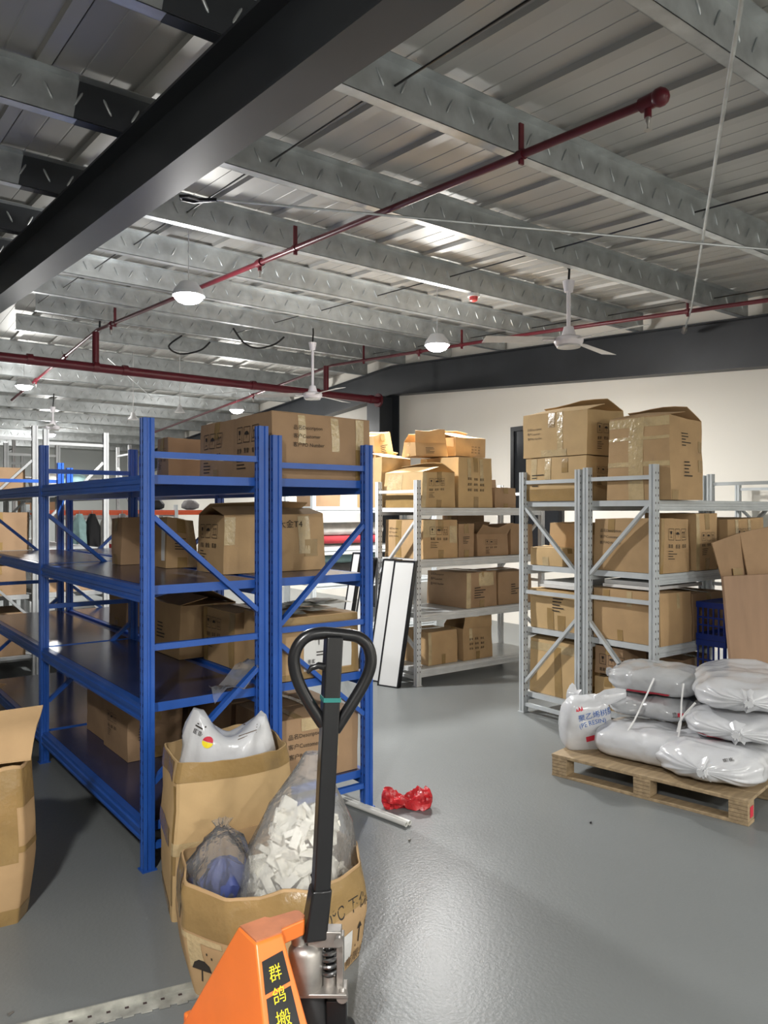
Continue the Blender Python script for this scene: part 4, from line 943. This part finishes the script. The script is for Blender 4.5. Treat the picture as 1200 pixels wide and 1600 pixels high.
for i in range(len(cs) - 1):
    p0, p1, p2, p3 = cs[max(i - 1, 0)], cs[i], cs[i + 1], cs[min(i + 2, len(cs) - 1)]
    for k in range(4):
        t = k / 4; pts.append(.5 * ((2 * p1) + (p2 - p0) * t + (2 * p0 - 5 * p1 + 4 * p2 - p3) * t * t + (3 * p1 - p0 - 3 * p2 + p3) * t ** 3))
pts.append(cs[-1]); MB().tube(pts, .017, 16).build('handle_loop', M_black, pj, smooth=60)
lv = [hp(-.02, 1.142) - nn * .0, hp(-.05, 1.148), hp(-.075, 1.142), hp(-.088, 1.128)]
MB().tube(lv, [.012, .010, .008, .004], 10).build('release_lever', M_black, pj)
tb = hp(0, 1.055)
q = MB(); q.bar(tb - HD * .006, tb + HD * .006, .049, .055, E.cross(HD)); q.build('green_tape_band', M_green, pj)

# ================================================================= PALLET WITH SACKS
PO = V(3.759, 1.957, 0); PA = V(-.180, .984, 0).normalized(); PB = V(PA.y, -PA.x, 0)
PL, PW = 1.11, .98
def pp(a, b, z=0): return PO + PA * a + PB * b + V(0, 0, z)
pal = wroot('wooden_pallet', tuple(pp(PL / 2, PW / 2)), 'wooden pallet on the grey floor under the white sacks', 'pallet')
def pbox(a0, a1, b0, b1, z0, z1): return MB().hexa([pp(a0, b0, z0), pp(a1, b0, z0), pp(a1, b1, z0), pp(a0, b1, z0)], [pp(a0, b0, z1), pp(a1, b0, z1), pp(a1, b1, z1), pp(a0, b1, z1)])
for k in range(7):
    b0 = k * (PW / 7) + .003; pbox(0, PL, b0, b0 + PW / 7 - (.006 if k else .004), .112, .130).build('deck_board', M_wood, pal, bevel=.002)
for b0 in (0, PW / 2 - .05, PW - .1):
    pbox(0, PL, b0 + .005, b0 + .095, 0, .016).build('bottom_board', M_wood, pal, bevel=.002)
    for a0 in (0, PL / 2 - .05, PL - .10):
        pbox(a0 + .002, a0 + .098, b0 + .003, b0 + .097, .0165, .1115).build('block', M_wood, pal, bevel=.003)
        if b0 == 0:
            for z in (.035, .055, .075, .095): pbox(a0 + .003, a0 + .097, b0 + .0022, b0 + .0032, z, z + .002).build('ply_line', M_inkf, pal)
pbox(-.0008, .001, .03, .075, .035, .09).build('red_stamp', M_redi, pal)

def sack(label, c, L, W, H, yaw, seed, m=M_sack, tilt=(0, 0), ties=(1,), pinch=.35):
    """pillow shaped sack in world coordinates, long axis along yaw; ties: ends that are gathered"""
    r = wroot('plastic_sack', c, label, 'sack', 'white sacks on the pallet')
    mt = Matrix.Translation(c) @ Matrix.Rotation(yaw, 4, 'Z') @ Matrix.Rotation(R(tilt[0]), 4, 'Y') @ Matrix.Rotation(R(tilt[1]), 4, 'X')
    q = MB(); nr, n = 44, 60; off = V(seed * 2.3, seed, seed * .7)
    for i in range(nr + 1):
        u = -1 + 2 * i / nr; g = max(1 - abs(u) ** 5, 0) ** .42; gw = max(1 - abs(u) ** 7, 0) ** .35
        for t_ in ties:
            if u * t_ > .55: k = (u * t_ - .55) / .45; g *= 1 - pinch * k * k; gw *= 1 - pinch * .8 * k * k
        for k in range(n):
            t = 2 * math.pi * k / n; cs, sn = math.cos(t), math.sin(t)
            y = math.copysign(abs(cs) ** .62, cs) * W / 2 * max(gw, .02); z = math.copysign(abs(sn) ** .7, sn) * H / 2 * max(g, .02)
            p = V(u * L / 2, y, z)
            w = noise.noise(V(p.x * 7, p.y * 7, p.z * 9) + off) * .024 + (.35 - abs(noise.noise(V(p.x * 9, p.y * 7, p.z * 9) + off))) * .026 - abs(noise.noise(V(p.x * 15, p.y * 18, p.z * 18) + off)) * .008
            if sn < -.2: w *= .3
            for t_ in ties:
                if u * t_ > .35: w += .016 * (u * t_ - .35) * math.sin(t * 11 + 3 * noise.noise(p * 8 + off))
            d = V(0, y, z); d = d.normalized() if d.length > 1e-4 else V(0, 0, 1)
            p = p + d * w
            q.v.append(tuple(mt @ p))
    for i in range(nr):
        for k in range(n): q.f.append((i * n + k, i * n + (k + 1) % n, (i + 1) * n + (k + 1) % n, (i + 1) * n + k))
    q.f.append(tuple(range(n - 1, -1, -1))); q.f.append(tuple(nr * n + k for k in range(n)))
    body = q.build('sack_body', m, r, smooth=55)
    for t_ in ties:
        e = V(t_ * L / 2, 0, 0); k = MB(); n2 = 18
        for x, rad in ((-.04, .06), (-.015, .036), (.006, .018), (.022, .026), (.040, .020)):
            for j in range(n2):
                t = 2 * math.pi * j / n2; f = rad * (1 + .16 * math.sin(j * 2.4 + seed))
                k.v.append(tuple(mt @ (e + V(t_ * x, f * math.cos(t), f * math.sin(t) + .006 * math.sin(j * 3)))))
        for i in range(4):
            for j in range(n2): k.f.append((i * n2 + j, i * n2 + (j + 1) % n2, (i + 1) * n2 + (j + 1) % n2, (i + 1) * n2 + j))
        k.f.append(tuple(4 * n2 + j for j in range(n2)))
        k.build('gathered_neck', m, r, smooth=60)
        tr = [mt @ (e + V(t_ * .008, .016 * math.cos(a * .7), .016 * math.sin(a * .7))) for a in range(10)]
        MB().tube(tr, .004, 6).build('tie', M_twine, r)
    return r, body
yA = math.atan2(PA.y, PA.x); yB = math.atan2(PB.y, PB.x)
s2, s2b = sack('smooth white sack lying on the pallet left of centre', tuple(pp(.66, .33, .225)), .56, .44, .19, yA, 2, ties=())
s3, s3b = sack('white sack lying at the front right of the pallet, knotted toward the front', tuple(pp(.27, .43, .226)), .86, .56, .195, yB + R(6), 3, ties=(-1,))
s1, s1b = sack('upright white sack with blue lettering at the left end of the pallet', tuple(pp(1.02, .24, .275)), .30, .17, .34, yB + R(-38), 1, tilt=(0, 10), ties=(), pinch=.2)
s4, s4b = sack('grey printed sack in the middle layer behind, left side', tuple(pp(.73, .58, .390)), .52, .42, .14, yA + R(8), 4, m=M_sackg, ties=(1,))
s5, s5b = sack('white sack in the middle layer at the right of the pallet', tuple(pp(.20, .58, .400)), .80, .56, .155, yB + R(12), 5, ties=(-1,))
s6, s6b = sack('grey printed sack on top of the pile, left side', tuple(pp(.72, .60, .545)), .56, .44, .165, yA + R(5), 6, m=M_sackg, ties=(1,))
s7, s7b = sack('white sack on top of the pile, right side', tuple(pp(.22, .64, .570)), .90, .54, .175, yB + R(20), 7, ties=(-1,))
# ears, lettering and marks on the upright sack
q = MB(); c0 = pp(1.10, .24, .45)
for i, (x, rad) in enumerate(((0, .025), (.03, .018), (.05, .04), (.075, .05))):
    for j in range(16):
        t = 2 * math.pi * j / 16; q.v.append(tuple(c0 + PA * (x - .05) + V(.3, 0, 1).normalized() * (rad * math.cos(t) * (1 + .3 * math.sin(j * 2.1))) + PB * (rad * .7 * math.sin(t))))
for i in range(3):
    for j in range(16): q.f.append((i * 16 + j, i * 16 + (j + 1) % 16, (i + 1) * 16 + (j + 1) % 16, (i + 1) * 16 + j))
q.build('knotted_ear', M_sack, s1, smooth=60)
q = MB(); c0 = pp(.88, .30, .50)
for i, (x, rad) in enumerate(((-.10, .03), (-.04, .045), (.03, .04), (.09, .025))):
    for j in range(16):
        t = 2 * math.pi * j / 16; q.v.append(tuple(c0 + RT * x + V(0, 0, -.05 + .25 * x) + V(0, 0, 1) * (rad * math.cos(t) * (1 + .25 * math.sin(j * 1.9 + i))) + FW * (rad * .6 * math.sin(t))))
for i in range(3):
    for j in range(16): q.f.append((i * 16 + j, i * 16 + (j + 1) % 16, (i + 1) * 16 + (j + 1) % 16, (i + 1) * 16 + j))
q.f += [tuple(range(15, -1, -1)), tuple(48 + j for j in range(16))]
q.build('folded_mouth', M_sack, s1, smooth=60)
so = pp(1.0, .20, .0) - FW * .8
rt2 = (RT + V(0, 0, .22)).normalized(); up2 = (V(0, 0, 1) - RT * .22).normalized()
project(s1b, s1, 'lettering', M_bluei, text_polys('聚乙烯树脂', .046), so + RT * -.050 + V(0, 0, .315), rt2, up2, FW)
project(s1b, s1, 'lettering', M_bluei, text_polys('(PE RESIN)', .038), so + RT * -.045 + V(0, 0, .274), rt2, up2, FW)
project(s1b, s1, 'mark', M_redi, [[(0, 0), (.012, .03), (.02, .008)], [(.015, 0), (.03, .03), (.032, .004)], [(-.012, .004), (-.004, .022), (.004, .002)]], so + RT * -.055 + V(0, 0, .375), rt2, up2, FW)
project(s1b, s1, 'mark', M_redi, dense([rect(0, .055, 0, .035)], 4), so + RT * .005 + V(0, 0, .185), rt2, up2, FW)
def stripe(b_, r_, o, w, h, m, rt=RT, up=V(0, 0, 1)): return project(b_, r_, 'print', m, dense([rect(-w / 2, w / 2, -h / 2, h / 2)], 8), Vector(o) - FW * 1.0, rt, up, FW)
stripe(s6b, s6, pp(.60, .30, .487), .20, .018, M_redi)
stripe(s5b, s5, pp(.12, .10, .345), .30, .012, M_redi, (RT + V(0, 0, -.2)).normalized())
project(s4b, s4, 'print', M_ink, blocks(random.Random(2), .03), pp(.50, .35, .37) - FW * .8, RT, (0, 0, 1), FW)
stripe(s4b, s4, pp(.44, .35, .385), .035, .022, M_redi)
project(s3b, s3, 'print', M_ink, blocks(random.Random(5), .025), pp(.36, .30, .34) - FW * .8 + V(0, 0, .5), RT, (FW.x, FW.y, .2), V(.3, .4, -.6))
project(s7b, s7, 'print', M_ink, blocks(random.Random(7), .035), pp(.36, .25, .45) - FW * .8, RT, (0, 0, 1), FW)
for lab, pts in (('white twine strap down the left sacks of the pile', [(.62, .32, .60), (.64, .28, .52), (.67, .26, .44), (.70, .24, .36), (.71, .16, .30)]),
                 ('white twine strap between the two columns of sacks', [(.44, .30, .60), (.44, .27, .50), (.44, .26, .38), (.44, .22, .30), (.36, .10, .30)]),
                 ('white twine hanging from the knot of the top right sack', [(.30, .10, .55), (.36, .12, .48), (.40, .14, .42), (.42, .16, .36)])):
    tag(MB().tube([pp(*p) for p in pts], .005, 6).build('twine', M_twine), lab, 'twine')

# ================================================================= RIGHT EDGE: BOARD, SHEET, CRATES
bd = wroot('plywood_board', (5.3, 2.6, 0), 'reddish plywood board leaning at the right edge behind the sacks', 'board')
MB().hexa([(4.70, 2.50, 0), (5.70, 2.50, 0), (5.70, 2.518, 0), (4.70, 2.518, 0)], [(4.715, 2.62, 1.155), (5.72, 2.62, 1.13), (5.72, 2.638, 1.13), (4.715, 2.638, 1.155)]).build('panel', M_ply, bd, bevel=.002)
cs_ = wroot('cardboard_sheet', (5.3, 2.7, 0), 'flattened cardboard sheet standing behind the plywood board', 'cardboard')
MB().hexa([(5.31, 2.64, 0), (5.80, 2.64, 0), (5.80, 2.646, 0), (5.31, 2.646, 0)], [(4.86, 2.78, 1.36), (5.25, 2.80, 1.42), (5.25, 2.806, 1.42), (4.86, 2.786, 1.36)]).build('panel', M_card[1], cs_)
MB().hexa([(5.26, 2.64, .6), (5.80, 2.66, .6), (5.80, 2.666, .6), (5.26, 2.646, .6)], [(5.255, 2.80, 1.42), (5.75, 2.74, 1.48), (5.75, 2.746, 1.48), (5.255, 2.806, 1.42)]).build('panel', M_card[1], cs_)
MB().hexa([(5.08, 2.738, 1.06), (5.20, 2.738, 1.06), (5.20, 2.74, 1.06), (5.08, 2.74, 1.06)], [(5.08, 2.755, 1.18), (5.20, 2.755, 1.18), (5.20, 2.757, 1.18), (5.08, 2.757, 1.18)]).build('tape', M_tape, cs_)
def crate(z0, h, lab, x0=4.99, y0=2.76, w=.42, d=.20, full=True):
    r = wroot('plastic_crate', (x0 + w / 2, y0 + d / 2, z0), lab, 'crate', 'blue crates')
    MB().box(x0, x0 + w, y0, y0 + d, z0, z0 + .015).build('base', M_crate, r)
    for z_ in (z0 + .0, z0 + h - .04):
        MB().box(x0 - .008, x0 + w + .008, y0 - .008, y0, z_, z_ + .04).build('rail', M_crate, r); MB().box(x0 - .008, x0 + w + .008, y0 + d, y0 + d + .008, z_, z_ + .04).build('rail', M_crate, r)
        MB().box(x0 - .008, x0, y0, y0 + d, z_, z_ + .04).build('rail', M_crate, r); MB().box(x0 + w, x0 + w + .008, y0, y0 + d, z_, z_ + .04).build('rail', M_crate, r)
    k = y0
    while k < y0 + d: MB().box(x0 - .006, x0, k, k + .012, z0 + .04, z0 + h - .04).build('slat', M_crate, r); k += .038
    k = x0
    while k < x0 + w: MB().box(k, k + .012, y0 - .006, y0, z0 + .04, z0 + h - .04).build('slat', M_crate, r); k += .04
    for z_ in [z0 + .04 + (h - .08) * t for t in (.3, .6)] if full else (): MB().box(x0 - .004, x0, y0, y0 + d, z_, z_ + .012).build('cross_slat', M_crate, r); MB().box(x0, x0 + w, y0 - .004, y0, z_, z_ + .012).build('cross_slat', M_crate, r)
crate(.0, .34, 'lowest blue plastic crate of the stack beside the plywood board')
crate(.342, .34, 'middle blue plastic crate of the stack beside the plywood board')
crate(.684, .26, 'topmost blue plastic crate of the stack beside the plywood board', full=True)

# ================================================================= PANELS LEANING AT THE MIDDLE RACK
def lean_panel(lab, x, y, w, h, lx, ly, t=.05):
    """framed panel: base at (x, y) spanning along -Y, leaning toward (+lx, +ly) at the top"""
    r = wroot('framed_panel', (x, y, 0), lab, 'panel', 'framed panels by the middle rack')
    ax = V(.35, -1, 0).normalized(); nx_ = V(-1, -.35, 0).normalized(); upv = V(lx, ly, h).normalized(); o = V(x, y, 0)
    def bx(a0, a1, z0, z1, n0, n1):
        return MB().hexa([o + ax * a + nx_ * n + upv * z0 for a, n in ((a0, n0), (a1, n0), (a1, n1), (a0, n1))], [o + ax * a + nx_ * n + upv * z1 for a, n in ((a0, n0), (a1, n0), (a1, n1), (a0, n1))])
    bx(.012, w - .012, .012, h - .012, 0, t - .006).build('face', M_label, r)
    for a in ((0, .012, 0, h), (w - .012, w, 0, h), (.012, w - .012, 0, .012), (.012, w - .012, h - .012, h)): bx(*a, -.004, t).build('frame_edge', M_black, r)
lean_panel('wide white panel with black frame leaning at the middle rack', 4.18, 5.58, .22, 1.14, .12, -.10)
lean_panel('second white panel with black frame partly behind the wide one', 4.22, 5.80, .18, 1.14, .12, -.10)
lean_panel('narrow black-edged panel behind the blue upright', 4.22, 6.12, .12, 1.14, .12, -.12)
lean_panel('narrowest black-edged panel left of the blue upright', 4.24, 6.36, .10, 1.18, .12, -.14)

# ================================================================= THINGS ON THE FLOOR
rb = wroot('plastic_bag', (2.56, 3.2, 0), 'crumpled red plastic bag on the floor by the blue rack', 'bag')
q = MB(); n = 30; off = V(5, 2, 1)
for i in range(25):
    u = -1 + 2 * i / 24; rad = (.030 + .042 * abs(u + .12) ** .8) * max(0.05, (1 - abs(u) ** 6)) ** .5
    for k in range(n):
        t = 2 * math.pi * k / n; g = 1.05 + .6 * noise.noise(V(u * 3, math.cos(t) * 1.6, math.sin(t) * 1.6) + off) - .55 * abs(noise.noise(V(u * 7, math.cos(t) * 3, math.sin(t) * 3) + off)) + .15 * noise.noise(V(u * 14, math.cos(t) * 7, math.sin(t) * 7) + off)
        q.v.append(tuple(V(2.56, 3.18, .042) + RT * (u * .135) + FW * (rad * .8 * g * math.cos(t)) + V(0, 0, max(-.041, rad * 1.0 * g * math.sin(t) * 1.1 + .02 * u * u - .012))))
for i in range(24):
    for k in range(n): q.f.append((i * n + k, i * n + (k + 1) % n, (i + 1) * n + (k + 1) % n, (i + 1) * n + k))
q.f += [tuple(range(n - 1, -1, -1)), tuple(24 * n + k for k in range(n))]
q.build('bag_body', M_redbag, rb, smooth=35)
MB().ico((2.50, 3.27, .075), .03, (1, .7, .8), 2).build('knot', M_redbag, rb)
for k, lab in ((0, 'left white pipe of the pair lying on the floor by the red bag'), (1, 'right white pipe of the pair lying on the floor by the red bag')):
    d = V(.16, -.99, 0).normalized(); s_ = V(.99, .16, 0) * (.026 * k); p1 = V(2.40, 2.985, .0135) + s_; p0 = p1 - d * 1.6
    q = MB(); q.tube([p0, p1], .0125, 16, cap=False); q.tube([p0, p1], .0095, 16, cap=False)
    m = 16
    for e in (0, 1): 
        for i in range(m): q.f.append((e * m + i, e * m + (i + 1) % m, 2 * m + e * m + (i + 1) % m, 2 * m + e * m + i))
    tag(q.build('white_pipe', M_pvc, smooth=50, fixn=False), lab, 'pipe', 'white pipes on the floor')
ms = wroot('metal_strip', (.8, 2.39, 0), 'notched grey metal strip lying on the floor at the bottom left', 'metal strip')
p0, p1 = V(.30, 2.545, 0), V(1.03, 2.368, 0); d = (p1 - p0).normalized(); n_ = V(-d.y, d.x, 0)
MB().bar(p0 + V(0, 0, .004), p1 + V(0, 0, .004), .055, .005).build('web', M_conc, ms)
MB().bar(p0 + n_ * .03 + V(0, 0, .013), p1 + n_ * .03 + V(0, 0, .013), .005, .024).build('flange', M_conc, ms)
q = p0.copy(); k = 0
while k * .055 < (p1 - p0).length - .04:
    c = p0 + d * (.02 + k * .055) - n_ * .030 + V(0, 0, .004)
    MB().bar(c, c + d * .034, .012, .0045).build('tab', M_conc, ms); 
    h = p0 + d * (.03 + k * .055) + n_ * .008 + V(0, 0, .0066); MB().bar(h, h + d * .012, .010, .0012).build('slot', M_slot, ms); k += 1
for lab, x, y in (('tiny bright screw on the floor at the lower left', .515, 2.62), ('tiny dark chip on the floor in front of the pallet', 3.17, 2.46), ('tiny pale chip on the floor by the white pipes', 2.31, 2.85)):
    r = wroot('screw', (x, y, 0), lab, 'screw'); m = M_black if 'dark' in lab else M_steel
    MB().tube([(x, y, .004), (x + .014, y + .008, .004)], [.003, .0025], 8).build('shank', m, r); MB().tube([(x - .003, y - .002, .005), (x, y, .005)], .005, 10).build('head', m, r)

# ================================================================= BACKGROUND GOODS
for i, (z, c, r_, lab) in enumerate(((1.36, 'white', .075, 'thick white fabric roll on the grey rack, uppermost'), (1.235, 'red', .05, 'red and white fabric roll on the grey rack'), (1.225, 'white', .07, 'white fabric roll beside the red one on the grey rack'), (.86, 'grey', .09, 'dark grey fabric roll low on the grey rack'), (1.0, 'teal', .05, 'teal fabric roll above the dark one on the grey rack'))):
    y = 7.62 + (.16 if i == 2 else 0); q = wroot('fabric_roll', (4.55, y, z), lab, 'roll', 'fabric rolls')
    MB().tube([(4.35, y, z), (5.7, y, z)], r_, 18).build('roll', M_cloth[c], q); MB().tube([(4.345, y, z), (4.349, y, z)], r_ * .3, 12).build('core', M_card[1], q)
carton('small carton on the top of the grey rack by the middle rack', 4.62, 5.0, 7.45, 7.8, 1.624, 1.80, tint=1, seed=80)
def garment(x, y, ztop, w, h, c, lab, seed):
    r = wroot('hanging_garment', (x, y, ztop - h), lab, 'garment', 'clothes on the orange rack')
    q = MB(); n, m = 20, 9
    for j in range(m + 1):
        t = j / m; ww = w * (.35 + .65 * min(1, t * 3)) * (1 - .15 * t)
        for k in range(n):
            a = 2 * math.pi * k / n; g = 1 + .25 * math.sin(a * 6 + seed + t) * t
            q.v.append((x + ww / 2 * math.cos(a) * g, y + .07 * math.sin(a) * g * (1 + t), ztop - h * t + .02 * math.sin(a * 3 + seed) * t))
    for j in range(m):
        for k in range(n): q.f.append((j * n + k, j * n + (k + 1) % n, (j + 1) * n + (k + 1) % n, (j + 1) * n + k))
    q.f += [tuple(range(n - 1, -1, -1)), tuple(m * n + k for k in range(n))]
    q.build('cloth', M_cloth[c], r, smooth=50)
    MB().tube([(x, y, ztop - .01), (x, y, ztop + .04)], .005, 6).build('hook', M_steel, r)
for i, (x, w_, h, c, lab) in enumerate(((3.00, .20, .40, 'teal', 'pale teal garment hanging far behind the blue upright'), (3.17, .22, .56, 'black', 'black garment hanging from the orange beam'), (3.36, .16, .40, 'white', 'white garment hanging from the orange beam'), (3.58, .2, .46, 'grey', 'dark grey garment hanging from the orange beam'), (3.80, .2, .42, 'brown', 'brown garment hanging right on the orange beam'))):
    garment(x, 10.80, 1.53, w_, h, c, lab, i)
for i, (x, z, s_, c, lab) in enumerate(((3.62, .955, .13, 'red', 'red bundle on the far orange rack'), (3.88, .955, .17, 'cream', 'cream bundle on the far orange rack'), (3.5, .505, .2, 'white', 'white bundle low on the far orange rack'), (3.05, .505, .2, 'black', 'black bundle low on the far orange rack'), (3.95, .505, .21, 'grey', 'grey bundle low on the far orange rack'), (4.2, 1.585, .14, 'black', 'black bundle on top of the orange rack'), (4.75, 1.585, .13, 'grey', 'grey bundle on top of the orange rack'))):
    tag(place(blob([(s_ * .4, 0), (s_ * .9, s_ * .2), (s_, s_ * .6), (s_ * .7, s_ * 1.05), (s_ * .2, s_ * 1.2)], i + 40, 22, .25, 2.2), (x, 11.2, z)).build('cloth_bundle', M_cloth[c], smooth=60), lab, 'bundle', 'bundles on the orange rack')
for i, (x, c, lab) in enumerate(((2.02, 'white', 'pale bundle on top of the white rack, left of its neighbour'), (2.26, 'teal', 'pale teal bundle on top of the white rack'))):
    tag(place(blob([(.10, 0), (.17, .04), (.18, .11), (.12, .19), (.03, .21)], i + 50, 22, .2, 2.2), (x, 8.4, 1.754)).build('cloth_bundle', M_cloth[c], smooth=60), lab, 'bundle')

for x, y, z, lab in ((4.15, 12.0, 3.0, 'small unlit pendant lamp hanging behind the tall blue upright, left one'), (4.75, 11.6, 3.12, 'small pale pendant lamp hanging close to the tall blue upright')):
    r = wroot('pendant_lamp', (x, y, z), lab, 'lamp')
    MB().lathe([(.0, .11), (.03, .11), (.04, .06), (.085, .0), (.08, -.002), (.0, .03)], (x, y, z), 18).build('shade', M_plastic, r)
    MB().tube([(x, y, z + .10), (x, y, zp(y) + PH + .028)], .006, 6).build('cord', M_plastic, r)
